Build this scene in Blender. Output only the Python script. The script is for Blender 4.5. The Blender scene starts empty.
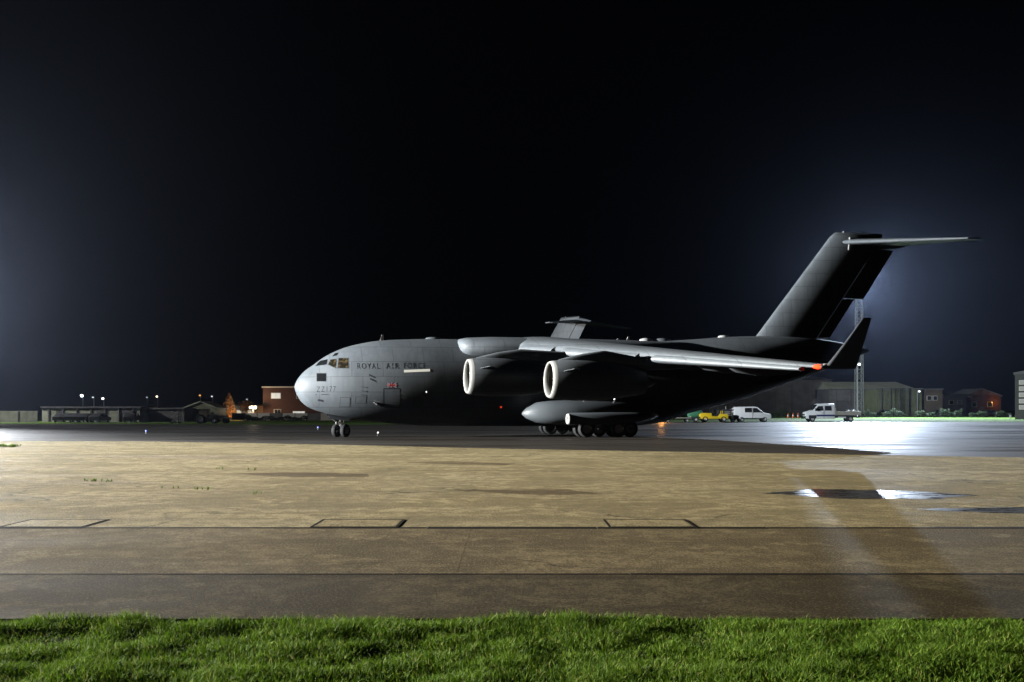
import bpy, bmesh, math, random
import numpy as np
from mathutils import Vector, Matrix
R = math.radians
random.seed(7)
rng = np.random.default_rng(7)
scn = bpy.context.scene
col = scn.collection

# ------------------------------------------------------------------ camera, sky, moon, exposure
CAM_H = 2.25
cd = bpy.data.cameras.new('camera')
cam = bpy.data.objects.new('camera', cd); col.objects.link(cam)
cam.location = (0, 0, CAM_H); cam.rotation_euler = (R(90), 0, 0)
cd.sensor_width = 36; cd.lens = 36 * 1100 / 1024; cd.shift_y = (408 - 341) / 1024
cd.clip_start = .1; cd.clip_end = 3000
scn.camera = cam

w = bpy.data.worlds.new('World'); scn.world = w; w.use_nodes = True
nt = w.node_tree
sky = nt.nodes.new('ShaderNodeTexSky'); sky.sky_type = 'NISHITA'; sky.sun_disc = False
sky.sun_elevation = R(-9); sky.sun_rotation = R(300)
nt.links.new(sky.outputs[0], nt.nodes['Background'].inputs[0])
nt.nodes['Background'].inputs[1].default_value = .02
sd = bpy.data.lights.new('moon', 'SUN'); sd.energy = .004; sd.angle = R(.5); sd.color = (.75, .85, 1)
moon = bpy.data.objects.new('moon', sd); col.objects.link(moon); moon.rotation_euler = (R(50), 0, R(-60))

scn.view_settings.view_transform = 'Standard'; scn.view_settings.look = 'None'
scn.view_settings.exposure = 0; scn.view_settings.gamma = 1
scn.cycles.use_denoising = True
scn.cycles.max_bounces = 6; scn.cycles.diffuse_bounces = 0; scn.cycles.volume_bounces = 0
scn.cycles.sample_clamp_indirect = 4
scn.cycles.use_light_tree = True

# lamp powers of the masts (watts), used by the mast builder below
P_KEY_PLANE, P_KEY_APRON, P_LEFT, P_RIGHT, P_RIGHT_BACK = 2.3e6, 4.9e6, 1.35e6, 9.5e5, .9e4
HAZE_DENSITY = 2.8e-5

# ------------------------------------------------------------------ materials
MATS = {}
def mat(name, colr, rough=.6, metal=0, emit=None, estr=0, noise=None, bump=None, spec=.5, coat=0):
    """noise: list of (scale xyz, detail, strength, dark colour) layers; bump: (scale, strength, distance)"""
    if name in MATS: return MATS[name]
    m = bpy.data.materials.new(name); m.use_nodes = True
    t = m.node_tree; n = t.nodes; L = t.links
    b = n['Principled BSDF']
    b.inputs['Base Color'].default_value = (*colr, 1)
    b.inputs['Roughness'].default_value = rough; b.inputs['Metallic'].default_value = metal
    b.inputs['Specular IOR Level'].default_value = spec
    if coat: b.inputs['Coat Weight'].default_value = coat
    if emit:
        b.inputs['Emission Color'].default_value = (*emit, 1); b.inputs['Emission Strength'].default_value = estr
    if noise or bump:
        tc = n.new('ShaderNodeTexCoord')
    if noise:
        prev = None
        for (sc, det, st, dark) in noise:
            mp = n.new('ShaderNodeMapping'); mp.inputs['Scale'].default_value = sc
            L.new(tc.outputs['Object'], mp.inputs[0])
            tx = n.new('ShaderNodeTexNoise'); tx.inputs['Scale'].default_value = 1; tx.inputs['Detail'].default_value = det
            L.new(mp.outputs[0], tx.inputs[0])
            rp = n.new('ShaderNodeValToRGB'); rp.color_ramp.elements[0].position = .38; rp.color_ramp.elements[1].position = .66
            L.new(tx.outputs[0], rp.inputs[0])
            mu = n.new('ShaderNodeMath'); mu.operation = 'MULTIPLY'; mu.inputs[1].default_value = st
            L.new(rp.outputs[0], mu.inputs[0])
            mx = n.new('ShaderNodeMix'); mx.data_type = 'RGBA'
            L.new(mu.outputs[0], mx.inputs[0])
            if prev is None: mx.inputs[6].default_value = (*colr, 1)
            else: L.new(prev, mx.inputs[6])
            mx.inputs[7].default_value = (*dark, 1)
            prev = mx.outputs[2]
        L.new(prev, b.inputs['Base Color'])
    if bump:
        tx = n.new('ShaderNodeTexNoise'); tx.inputs['Scale'].default_value = bump[0]; tx.inputs['Detail'].default_value = 6
        L.new(tc.outputs['Object'], tx.inputs[0])
        bp = n.new('ShaderNodeBump'); bp.inputs['Strength'].default_value = bump[1]; bp.inputs['Distance'].default_value = bump[2]
        L.new(tx.outputs[0], bp.inputs['Height']); L.new(bp.outputs[0], b.inputs['Normal'])
    MATS[name] = m
    return m

GREY = mat('aircraft_grey', (.195, .22, .245), .55, noise=[((.25, .25, 2.2), 5, .35, (.15, .165, .18)), ((3, 3, .3), 4, .5, (.14, .15, .165)), ((.8, .8, .8), 3, .25, (.24, .265, .29))], bump=(1.2, .05, .05))
def _panels(m):
    t = m.node_tree; bs = t.nodes['Principled BSDF']; src = bs.inputs['Base Color'].links[0].from_socket
    tc = t.nodes.new('ShaderNodeTexCoord'); mp = t.nodes.new('ShaderNodeMapping'); mp.inputs['Rotation'].default_value = (R(90), 0, 0)
    br = t.nodes.new('ShaderNodeTexBrick'); br.inputs['Scale'].default_value = 1; br.inputs['Brick Width'].default_value = 2.3; br.inputs['Row Height'].default_value = 1.15
    br.inputs['Mortar Size'].default_value = .03; br.inputs['Mortar Smooth'].default_value = .3; br.offset = .35
    br.inputs['Color1'].default_value = (1, 1, 1, 1); br.inputs['Color2'].default_value = (.86, .87, .88, 1); br.inputs['Mortar'].default_value = (.55, .56, .58, 1)
    mx = t.nodes.new('ShaderNodeMix'); mx.data_type = 'RGBA'; mx.blend_type = 'MULTIPLY'; mx.inputs[0].default_value = .8
    t.links.new(tc.outputs['Object'], mp.inputs[0]); t.links.new(mp.outputs[0], br.inputs[0]); t.links.new(src, mx.inputs[6]); t.links.new(br.outputs[0], mx.inputs[7]); t.links.new(mx.outputs[2], bs.inputs['Base Color'])
_panels(GREY)
GREYD = mat('panel_and_shaded_pod_grey', (.115, .13, .145), .45, noise=[((1, 1, 1), 4, .4, (.10, .11, .12))])  # darker panel grey; on the gear pods it stands in for shade
LIP = mat('inlet_lip_metal', (.60, .60, .58), .38, .15, noise=[((2, 2, 2), 3, .3, (.46, .46, .45))])
DUCT = mat('inlet_duct', (.30, .26, .18), .5, noise=[((2, 2, 2), 3, .4, (.2, .17, .12))])
FAN = mat('fan_titanium', (.10, .10, .09), .4, .7)
DARKM = mat('dark_metal', (.03, .03, .032), .5, .3, noise=[((4, 4, 4), 3, .4, (.05, .05, .05))])
STEEL = mat('bare_steel', (.55, .55, .55), .3, .9, noise=[((6, 6, 6), 3, .5, (.3, .3, .3))])
TYRE = mat('tyre_rubber', (.014, .014, .015), .8, noise=[((6, 6, 6), 3, .5, (.022, .021, .02))])
RIM = mat('wheel_rim', (.42, .42, .42), .45, .4, noise=[((6, 6, 6), 3, .5, (.25, .25, .25))])
INK = mat('marking_ink', (.025, .028, .035), .6, noise=[((3, 3, 3), 2, .3, (.04, .045, .05))])
GLASS = mat('cockpit_glass', (.012, .014, .016), .08, noise=[((2, 2, 2), 2, .4, (.02, .02, .02))], spec=.8)
GLASSW = mat('lit_cockpit_glass', (.02, .018, .012), .12, emit=(.9, .6, .25), estr=.0, spec=.7)
# the flight deck is lit: uneven warm light seen through the panes
_t = GLASSW.node_tree; _tc = _t.nodes.new('ShaderNodeTexCoord'); _nz = _t.nodes.new('ShaderNodeTexNoise')
_nz.inputs['Scale'].default_value = 3.2; _nz.inputs['Detail'].default_value = 3
_rp = _t.nodes.new('ShaderNodeValToRGB'); _rp.color_ramp.elements[0].position = .48; _rp.color_ramp.elements[1].position = .66
_rp.color_ramp.elements[1].color = (.2, .2, .2, 1)
_t.links.new(_tc.outputs['Object'], _nz.inputs[0]); _t.links.new(_nz.outputs[0], _rp.inputs[0])
_t.links.new(_rp.outputs[0], _t.nodes['Principled BSDF'].inputs['Emission Strength'])
WHITEL = mat('white_lamp', (.8, .8, .8), .4, emit=(1, .97, .92), estr=14)
STRIP = mat('formation_strip', (.7, .7, .6), .4, emit=(1, .97, .85), estr=.42)
REDL = mat('red_lamp', (.6, .05, .02), .3, emit=(1, .022, .004), estr=9)
REDS = mat('red_small_lamp', (.6, .05, .02), .3, emit=(1, .06, .02), estr=.7)
FLAGR = mat('flag_red', (.55, .03, .03), .6, noise=[((4, 4, 4), 2, .3, (.4, .03, .03))])
FLAGB = mat('flag_blue', (.03, .05, .25), .6, noise=[((4, 4, 4), 2, .3, (.03, .04, .18))])
FLAGW = mat('flag_white', (.8, .8, .8), .6, noise=[((4, 4, 4), 2, .3, (.65, .65, .65))])

# ------------------------------------------------------------------ mesh helpers
class MB:
    def __init__(s): s.bm = bmesh.new(); s.mi = 0
    def _f(s, vs):
        try:
            f = s.bm.faces.new(vs); f.material_index = s.mi; return f
        except ValueError: return None
    def poly(s, pts): return s._f([s.bm.verts.new(p) for p in pts])
    def box(s, c, d, rot=None):
        m = rot if rot is not None else Matrix.Identity(3); c = Vector(c)
        v = [s.bm.verts.new(c + m @ Vector((sx * d[0] / 2, sy * d[1] / 2, sz * d[2] / 2))) for sx in (-1, 1) for sy in (-1, 1) for sz in (-1, 1)]
        for q in ((0, 1, 3, 2), (4, 6, 7, 5), (0, 4, 5, 1), (2, 3, 7, 6), (0, 2, 6, 4), (1, 5, 7, 3)): s._f([v[i] for i in q])
        return s
    def tube(s, p, q, r0, r1=None, n=8, cap=True):
        r1 = r0 if r1 is None else r1; p = Vector(p); q = Vector(q); d = (q - p).normalized()
        u = d.orthogonal().normalized(); v = d.cross(u)
        A = [s.bm.verts.new(p + (u * math.cos(k * 2 * math.pi / n) + v * math.sin(k * 2 * math.pi / n)) * r0) for k in range(n)]
        B = [s.bm.verts.new(q + (u * math.cos(k * 2 * math.pi / n) + v * math.sin(k * 2 * math.pi / n)) * r1) for k in range(n)]
        for k in range(n): s._f([A[k], A[(k + 1) % n], B[(k + 1) % n], B[k]])
        if cap: s._f(A[::-1]); s._f(B)
        return s
    def loft(s, secs, cap=True):
        V = [[s.bm.verts.new(p) for p in sec] for sec in secs]; n = len(V[0])
        for a, b in zip(V, V[1:]):
            for k in range(n): s._f([a[k], a[(k + 1) % n], b[(k + 1) % n], b[k]])
        if cap: s._f(V[0][::-1]); s._f(V[-1])
        return s
    def lathe(s, prof, origin, axis=(-1, 0, 0), n=32, close=False):
        """prof: (distance along axis, radius)"""
        ax = Vector(axis).normalized(); o = Vector(origin); u = ax.orthogonal().normalized(); v = ax.cross(u)
        V = []
        for d, r in prof:
            V.append([s.bm.verts.new(o + ax * d + (u * math.cos(k * 2 * math.pi / n) + v * math.sin(k * 2 * math.pi / n)) * max(r, .001)) for k in range(n)])
        for a, b in zip(V, V[1:]):
            for k in range(n): s._f([a[k], a[(k + 1) % n], b[(k + 1) % n], b[k]])
        if close: s._f(V[0][::-1]); s._f(V[-1])
        return s
    def prism(s, pts, ax, lo, hi):
        """outline in a plane, extruded along axis index ax from lo to hi"""
        def p3(p, e):
            q = list(p); q.insert(ax, e); return q
        A = [s.bm.verts.new(p3(p, lo)) for p in pts]; B = [s.bm.verts.new(p3(p, hi)) for p in pts]; n = len(pts)
        s._f(A); s._f(B[::-1])
        for k in range(n): s._f([A[k], A[(k + 1) % n], B[(k + 1) % n], B[k]])
        return s
    def build(s, name, m, parent=None, smooth=35, bevel=0, recalc=True):
        bm = s.bm
        bmesh.ops.remove_doubles(bm, verts=bm.verts, dist=1e-5)
        if recalc: bmesh.ops.recalc_face_normals(bm, faces=bm.faces)
        if bevel:
            ed = [e for e in bm.edges if len(e.link_faces) == 2 and e.calc_face_angle(0) > R(30)]
            bmesh.ops.bevel(bm, geom=ed, offset=bevel, segments=2, affect='EDGES', profile=.6)
        me = bpy.data.meshes.new(name); bm.to_mesh(me); bm.free()
        for mm in (m if isinstance(m, (list, tuple)) else [m]): me.materials.append(mm)
        if smooth:
            me.shade_smooth(); me.set_sharp_from_angle(angle=R(smooth))
        o = bpy.data.objects.new(name, me); col.objects.link(o)
        if parent: o.parent = parent
        return o

def tag(o, label, cat, group=None):
    o['label'] = label; o['category'] = cat
    if group: o['group'] = group
    return o
def thing(name, label, cat, loc=(0, 0, 0), rz=0, group=None):
    o = bpy.data.objects.new(name, None); col.objects.link(o)
    o.location = loc; o.rotation_euler = (0, 0, rz); o.empty_display_size = .3
    return tag(o, label, cat, group)
def struct(o): o['kind'] = 'structure'; return o
def kids(o): return [c for c in bpy.data.objects if c.parent == o]
def copy_tree(o, parent=None):
    ch = kids(o)
    c = o.copy(); col.objects.link(c); c.parent = parent
    for k in ch: copy_tree(k, c)
    return c

def pchip(x, y):
    x = np.asarray(x, float); y = np.asarray(y, float); h = np.diff(x); d = np.diff(y) / h; m = np.zeros_like(y)
    for i in range(1, len(x) - 1):
        if d[i - 1] * d[i] > 0:
            w1, w2 = 2 * h[i] + h[i - 1], h[i] + 2 * h[i - 1]
            m[i] = (w1 + w2) / (w1 / d[i - 1] + w2 / d[i])
    m[0], m[-1] = d[0], d[-1]
    def f(t):
        i = int(np.clip(np.searchsorted(x, t) - 1, 0, len(x) - 2)); s = (t - x[i]) / h[i]
        return ((1 + 2 * s) * (1 - s) ** 2 * y[i] + s * (1 - s) ** 2 * h[i] * m[i] + s * s * (3 - 2 * s) * y[i + 1] + s * s * (s - 1) * h[i] * m[i + 1])
    return f

# ------------------------------------------------------------------ ground
def gz(d, x=60):                            # the far right side of the airfield lies half a metre higher
    f = min(1, max(0, (x + 25) / 40)); f = f * f * (3 - 2 * f)
    return f * (0 if d < 105 else (.5 if d > 135 else .5 * (d - 105) / 30))
# far edge of the pale concrete, as (X, depth)
EDGE = [(-140, 66), (-90, 70), (-50, 73.5), (-35, 75), (-24.7, 74.2), (-16.8, 70.7), (-8, 65.6), (0, 60.6), (8, 56.9), (16, 53.2), (23.3, 50), (40, 42.5), (70, 30), (110, 14)]
def edge_d(x): return float(np.interp(x, [p[0] for p in EDGE], [p[1] for p in EDGE]))
def far_d(x): return float(np.interp(x, [-140, -60, -20, 10, 40, 140], [150, 152, 146, 138, 136.5, 139]))

def ground_shader(name, build):
    m = bpy.data.materials.new(name); m.use_nodes = True; build(m.node_tree, m.node_tree.nodes['Principled BSDF']); MATS[name] = m; return m
class NT:
    """small helper to write node graphs"""
    def __init__(s, t): s.t = t; s.tc = t.nodes.new('ShaderNodeTexCoord')
    def noise(s, sc, det=4, rough=.55, dist=0):
        mp = s.t.nodes.new('ShaderNodeMapping'); mp.inputs['Scale'].default_value = sc; s.t.links.new(s.tc.outputs['Object'], mp.inputs[0])
        n = s.t.nodes.new('ShaderNodeTexNoise'); n.inputs['Scale'].default_value = 1; n.inputs['Detail'].default_value = det
        n.inputs['Roughness'].default_value = rough; n.inputs['Distortion'].default_value = dist
        s.t.links.new(mp.outputs[0], n.inputs[0]); return n.outputs[0]
    def ramp(s, src, p0, p1, v0=0, v1=1):
        r = s.t.nodes.new('ShaderNodeMapRange'); r.interpolation_type = 'SMOOTHSTEP'
        for i, v in enumerate((p0, p1, v0, v1)): r.inputs[i + 1].default_value = v
        s.t.links.new(src, r.inputs[0]); return r.outputs[0]
    def mix(s, f, a, b):
        m = s.t.nodes.new('ShaderNodeMix'); m.data_type = 'RGBA'
        if isinstance(f, float): m.inputs[0].default_value = f
        else: s.t.links.new(f, m.inputs[0])
        for i, v in ((6, a), (7, b)):
            if isinstance(v, tuple): m.inputs[i].default_value = (*v, 1)
            else: s.t.links.new(v, m.inputs[i])
        return m.outputs[2]
    def math(s, op, a, b):
        m = s.t.nodes.new('ShaderNodeMath'); m.operation = op
        for i, v in ((0, a), (1, b)):
            if isinstance(v, (int, float)): m.inputs[i].default_value = v
            else: s.t.links.new(v, m.inputs[i])
        return m.outputs[0]
    def bump(s, h, st, dist, bsdf):
        b = s.t.nodes.new('ShaderNodeBump'); b.inputs['Strength'].default_value = st; b.inputs['Distance'].default_value = dist
        s.t.links.new(h, b.inputs['Height']); s.t.links.new(b.outputs[0], bsdf.inputs['Normal'])

def concrete(name, base, dark, light, rough0=.72, rough1=.95, stain=.6):
    def b(t, bs):
        N = NT(t)
        sc = lambda k: tuple(min(1, v * k) for v in base)
        c = N.mix(N.ramp(N.noise((.13, .11, 1), 7, .62, .5), .42, .58), base, dark)
        c = N.mix(N.math('MULTIPLY', N.ramp(N.noise((.07, .09, 1), 6, .65, .6), .46, .58), .8), c, light)
        c = N.mix(N.math('MULTIPLY', N.ramp(N.noise((.05, .42, 1), 7, .7), .50, .60), stain), c, sc(.42))      # drag marks along the bays
        c = N.mix(N.math('MULTIPLY', N.ramp(N.noise((.33, .24, 1), 9, .72, .7), .49, .57), .9 * stain), c, sc(.40))   # oil and damp
        c = N.mix(N.math('MULTIPLY', N.ramp(N.noise((.6, .5, 1), 9, .72, .4), .53, .60), .65), c, sc(1.55))       # scuffed pale areas
        c = N.mix(N.math('MULTIPLY', N.ramp(N.noise((2.2, 1.8, 2), 7, .75), .46, .55), .65), c, sc(.42))
        c = N.mix(N.math('MULTIPLY', N.ramp(N.noise((18, 18, 18), 3, .7), .42, .58), .7), c, sc(.40))
        c = N.mix(N.math('MULTIPLY', N.ramp(N.noise((30, 30, 30), 2, .6), .56, .64), .6), c, sc(1.9))
        # hairline cracks
        mp = t.nodes.new('ShaderNodeMapping'); mp.inputs['Scale'].default_value = (.11, .16, 1)
        t.links.new(N.tc.outputs['Object'], mp.inputs[0])
        ad = t.nodes.new('ShaderNodeVectorMath'); ad.operation = 'ADD'
        nz = t.nodes.new('ShaderNodeTexNoise'); nz.inputs['Scale'].default_value = 1.5; nz.inputs['Detail'].default_value = 5
        t.links.new(mp.outputs[0], nz.inputs[0]); t.links.new(mp.outputs[0], ad.inputs[0]); t.links.new(nz.outputs[1], ad.inputs[1])
        vo = t.nodes.new('ShaderNodeTexVoronoi'); vo.feature = 'DISTANCE_TO_EDGE'; vo.inputs['Scale'].default_value = 1
        t.links.new(ad.outputs[0], vo.inputs[0])
        ck = N.ramp(vo.outputs['Distance'], .002, .010, 1, 0)
        ck = N.math('MULTIPLY', ck, N.ramp(N.noise((.12, .12, 1), 2), .48, .56, 0, .55))
        c = N.mix(ck, c, (.03, .026, .02))
        t.links.new(c, bs.inputs['Base Color'])
        rg = N.ramp(N.noise((.12, .4, 1), 4), .35, .65, rough0, rough1); t.links.new(rg, bs.inputs['Roughness']); bs.inputs['Specular IOR Level'].default_value = .04
        h = N.math('ADD', N.math('MULTIPLY', N.noise((22, 22, 22), 6, .75), 1.0), N.math('MULTIPLY', N.noise((2, 2, 2), 4), 1.0))
        N.bump(h, 1., .07, bs)
    return ground_shader(name, b)
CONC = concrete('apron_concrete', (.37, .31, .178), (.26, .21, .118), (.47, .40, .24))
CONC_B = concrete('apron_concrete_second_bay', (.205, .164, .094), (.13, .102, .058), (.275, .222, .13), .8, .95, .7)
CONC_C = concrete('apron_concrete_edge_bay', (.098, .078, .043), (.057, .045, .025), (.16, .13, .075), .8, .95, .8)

def asphalt(t, bs):
    N = NT(t); bs.inputs['Specular IOR Level'].default_value = .2
    c = N.mix(N.ramp(N.noise((.03, .16, 1), 6, .6), .38, .66), (.044, .036, .029), (.024, .020, .016))
    c = N.mix(N.math('MULTIPLY', N.ramp(N.noise((.02, .5, 1), 4), .52, .7), .6), c, (.075, .060, .044))
    c = N.mix(N.math('MULTIPLY', N.ramp(N.noise((12, 12, 12), 2), .5, .7), .4), c, (.08, .075, .07))
    t.links.new(c, bs.inputs['Base Color'])
    rg = N.ramp(N.noise((.03, .30, 1), 7, .7), .40, .58, .38, .74); t.links.new(rg, bs.inputs['Roughness'])
    N.bump(N.math('ADD', N.noise((9, 9, 9), 5, .7), N.noise((.7, .7, .7), 3)), .35, .012, bs)
ASPH = ground_shader('damp_asphalt', asphalt)
def wet(t, bs):
    N = NT(t)
    t.links.new(N.mix(N.ramp(N.noise((1, 2, 1), 4), .4, .6), (.030, .028, .024), (.055, .05, .04)), bs.inputs['Base Color'])
    t.links.new(N.ramp(N.noise((1.2, 3, 1), 4), .38, .62, .20, .40), bs.inputs['Roughness'])
    N.bump(N.noise((14, 14, 14), 4, .6), .25, .006, bs)
WET = ground_shader('wet_repair', wet)
def turf(t, bs):
    N = NT(t)
    c = N.mix(N.ramp(N.noise((.4, .4, 1), 5, .6), .38, .64), (.085, .15, .025), (.055, .105, .018))
    c = N.mix(N.math('MULTIPLY', N.ramp(N.noise((5, 5, 5), 5, .7), .5, .7), .7), c, (.12, .18, .04))
    t.links.new(c, bs.inputs['Base Color']); bs.inputs['Roughness'].default_value = .9; bs.inputs['Specular IOR Level'].default_value = .1
    N.bump(N.noise((6, 6, 6), 6, .75), 1, .12, bs)
TURF = ground_shader('turf', turf)
SOIL = mat('dark_soil', (.02, .022, .010), .95, noise=[((8, 8, 8), 4, .6, (.035, .028, .016))], bump=(20, 1, .03))

def sheet(name, m, xs, lo, hi, nd, dz, parent=None):
    """grid sheet between depth lo(x) and hi(x), following the ground's rise"""
    b = MB(); V = []
    for x in xs:
        a, c = lo(x), hi(x); V.append([b.bm.verts.new((x, a + (c - a) * k / nd, gz(a + (c - a) * k / nd, x) + dz)) for k in range(nd + 1)])
    for A, B in zip(V, V[1:]):
        for k in range(nd): b._f([A[k], B[k], B[k + 1], A[k + 1]])
    return b.build(name, m, parent, smooth=60)
XS = list(np.linspace(-440, 440, 45))
struct(sheet('ground', SOIL, XS, lambda x: -40., lambda x: 620., 132, -.09))
XA = sorted(set(list(np.linspace(-140, 110, 51)) + [p[0] for p in EDGE]))
struct(sheet('taxiway', ASPH, XA, lambda x: edge_d(x) + .02, far_d, 40, 0))
struct(sheet('far_verge', TURF, list(np.linspace(-300, 300, 61)), lambda x: far_d(x), lambda x: 330., 60, .012))

ROW1, ROW2, ROW3 = 11.75, 14.9, 20.65     # joints of the two near bays
apron = bpy.data.objects.new('concrete_apron', None); col.objects.link(apron); struct(apron)
b = MB(); xs = [x for x in XA]
for x0, x1 in zip(xs, xs[1:]):
    if edge_d(x0) < ROW3 + 1 or edge_d(x1) < ROW3 + 1: continue
    n = 6; P = []
    for x in (x0, x1): P.append([b.bm.verts.new((x, ROW3 + .025 + (edge_d(x) - ROW3 - .025) * k / n, 0)) for k in range(n + 1)])
    for k in range(n): b._f([P[0][k], P[1][k], P[1][k + 1], P[0][k + 1]])
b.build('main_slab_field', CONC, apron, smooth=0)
def slab(x0, x1, d0, d1, m):
    b = MB(); b.box(((x0 + x1) / 2, (d0 + d1) / 2, -.04), (x1 - x0, d1 - d0, .08)); return b.build('slab', m, apron, bevel=.004, smooth=0)
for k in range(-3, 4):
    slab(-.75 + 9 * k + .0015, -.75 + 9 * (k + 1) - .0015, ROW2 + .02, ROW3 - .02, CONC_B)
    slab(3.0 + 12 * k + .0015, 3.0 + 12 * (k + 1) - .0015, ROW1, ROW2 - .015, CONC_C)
TAR = mat('joint_tar', (.016, .014, .012), .9, noise=[((3, 9, 3), 5, .5, (.04, .034, .024))], spec=.03)
for d_, wd_ in ((ROW3, .34), (ROW2, .15)):
    for k in range(-9, 10):                      # tar strips in the two long joints, patched length by length
        ww = wd_ * random.uniform(.55, 1.1)
        b = MB(); b.box((k * 3.2, d_ + random.uniform(-.01, .01), -.012), (3.2 - random.uniform(-.02, .06), ww, .030)); b.build('joint_seal', TAR, apron, 0)
# repair strip in the concrete, damp and smooth, and its paler neighbour
def blot(name, pts, m, z):
    b = MB(); c = Vector((sum(p[0] for p in pts) / len(pts), sum(p[1] for p in pts) / len(pts), z))
    ring = []
    for i, p in enumerate(pts):
        q = pts[(i + 1) % len(pts)]
        for k in range(6):
            f = k / 6; ring.append(Vector((p[0] + (q[0] - p[0]) * f + random.uniform(-.07, .07), p[1] + (q[1] - p[1]) * f + random.uniform(-.12, .12), z)))
    cv = b.bm.verts.new(c); rv = [b.bm.verts.new(p) for p in ring]
    for k in range(len(rv)): b._f([cv, rv[k], rv[(k + 1) % len(rv)]])
    return struct(b.build(name, m, smooth=0))
blot('wet_repair_strip', [(6.5, 29.0), (8.3, 27.3), (10.4, 27.2), (12.0, 28.4), (10.8, 29.8), (8.4, 30.5)], WET, .004)
blot('wet_repair_strip', [(8.9, 24.4), (10.4, 23.5), (13.0, 23.2), (13.4, 24.4), (11.0, 25.0)], WET, .004)

STAIN = concrete('stained_concrete', (.20, .155, .092), (.155, .12, .07), (.27, .215, .13)); STAIN2 = concrete('pale_repair_concrete', (.36, .30, .195), (.28, .23, .145), (.42, .36, .24))
blot('stained_patch', [(-9.6, 37.6), (-7.0, 35.6), (-4.7, 35.9), (-4.9, 37.4), (-7.5, 38.6)], STAIN, .004)
blot('stained_patch', [(-5.4, 45.8), (-2.0, 43.8), (-.2, 43.2), (.2, 44.4), (-2.5, 46.4)], STAIN, .004)
blot('stained_patch', [(-1.6, 30.2), (.6, 28.4), (2.4, 28.6), (1.6, 30.4)], STAIN, .004)
blot('pale_patch', [(-16, 33.5), (-12.5, 32.2), (-10.6, 33.0), (-12.4, 34.6)], STAIN2, .004)
blot('pale_patch', [(-22, 52), (-14, 48), (-9, 48.6), (-13, 53)], STAIN2, .004)
# three rectangular inspection covers along the joint
def cover(x, wd, label):
    t = thing('inspection_cover', label, 'cover', (x, ROW3 + .06, .0), 0, 'covers along the joint')
    dp = 1.45; b = MB()
    for sx in (-1, 1): b = MB(); b.box((sx * wd / 2, dp / 2, .006), (.045, dp, .008)); b.build('side_seal', TAR, t, smooth=0)
    for y, k in ((.05, .10), (dp - .04, .08)): b = MB(); b.box((0, y, .006), (wd - .064, k, .008)); b.build('end_seal', TAR, t, smooth=0)
    b = MB(); b.box((0, dp / 2 + .01, .0055), (wd - .09, dp - .20, .006)); b.build('lid', CONC, t, smooth=0)
cover(-8.9, 1.55, 'leftmost of the three dark-edged rectangular covers in the apron')
cover(-2.98, 1.62, 'middle dark-edged rectangular cover in the apron, below the nose')
cover(2.66, 1.62, 'rightmost of the three dark-edged rectangular covers in the apron')

# ------------------------------------------------------------------ near grass
def grass_mat(t, bs):
    g = t.nodes.new('ShaderNodeNewGeometry'); r = t.nodes.new('ShaderNodeValToRGB')
    e = r.color_ramp.elements; e[0].color = (.042, .10, .005, 1); e[1].color = (.31, .30, .10, 1)
    x = e.new(.45); x.color = (.072, .155, .008, 1); x = e.new(.93); x.color = (.15, .235, .022, 1); e[-1].position = 1; 
    t.links.new(g.outputs['Random Per Island'], r.inputs[0]); t.links.new(r.outputs[0], bs.inputs['Base Color'])
    bs.inputs['Roughness'].default_value = .7; bs.inputs['Specular IOR Level'].default_value = .2
    bs.inputs['Subsurface Weight'].default_value = 0
    tr = t.nodes.new('ShaderNodeBsdfTranslucent'); t.links.new(r.outputs[0], tr.inputs[0])
    mx = t.nodes.new('ShaderNodeMixShader'); mx.inputs[0].default_value = .3
    t.links.new(bs.outputs[0], mx.inputs[1]); t.links.new(tr.outputs[0], mx.inputs[2])
    t.links.new(mx.outputs[0], t.nodes['Material Output'].inputs[0])
GRASS = ground_shader('grass_blades', grass_mat)
def vnoise(x, y, sc, seed):
    r = np.random.default_rng(seed); G = r.random((64, 64)); u = x * sc; v = y * sc
    i = np.floor(u).astype(int); j = np.floor(v).astype(int); fu = u - i; fv = v - j; fu = fu * fu * (3 - 2 * fu); fv = fv * fv * (3 - 2 * fv)
    g = lambda a, b: G[a % 64, b % 64]
    return (g(i, j) * (1 - fu) * (1 - fv) + g(i + 1, j) * fu * (1 - fv) + g(i, j + 1) * (1 - fu) * fv + g(i + 1, j + 1) * fu * fv)
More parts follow.
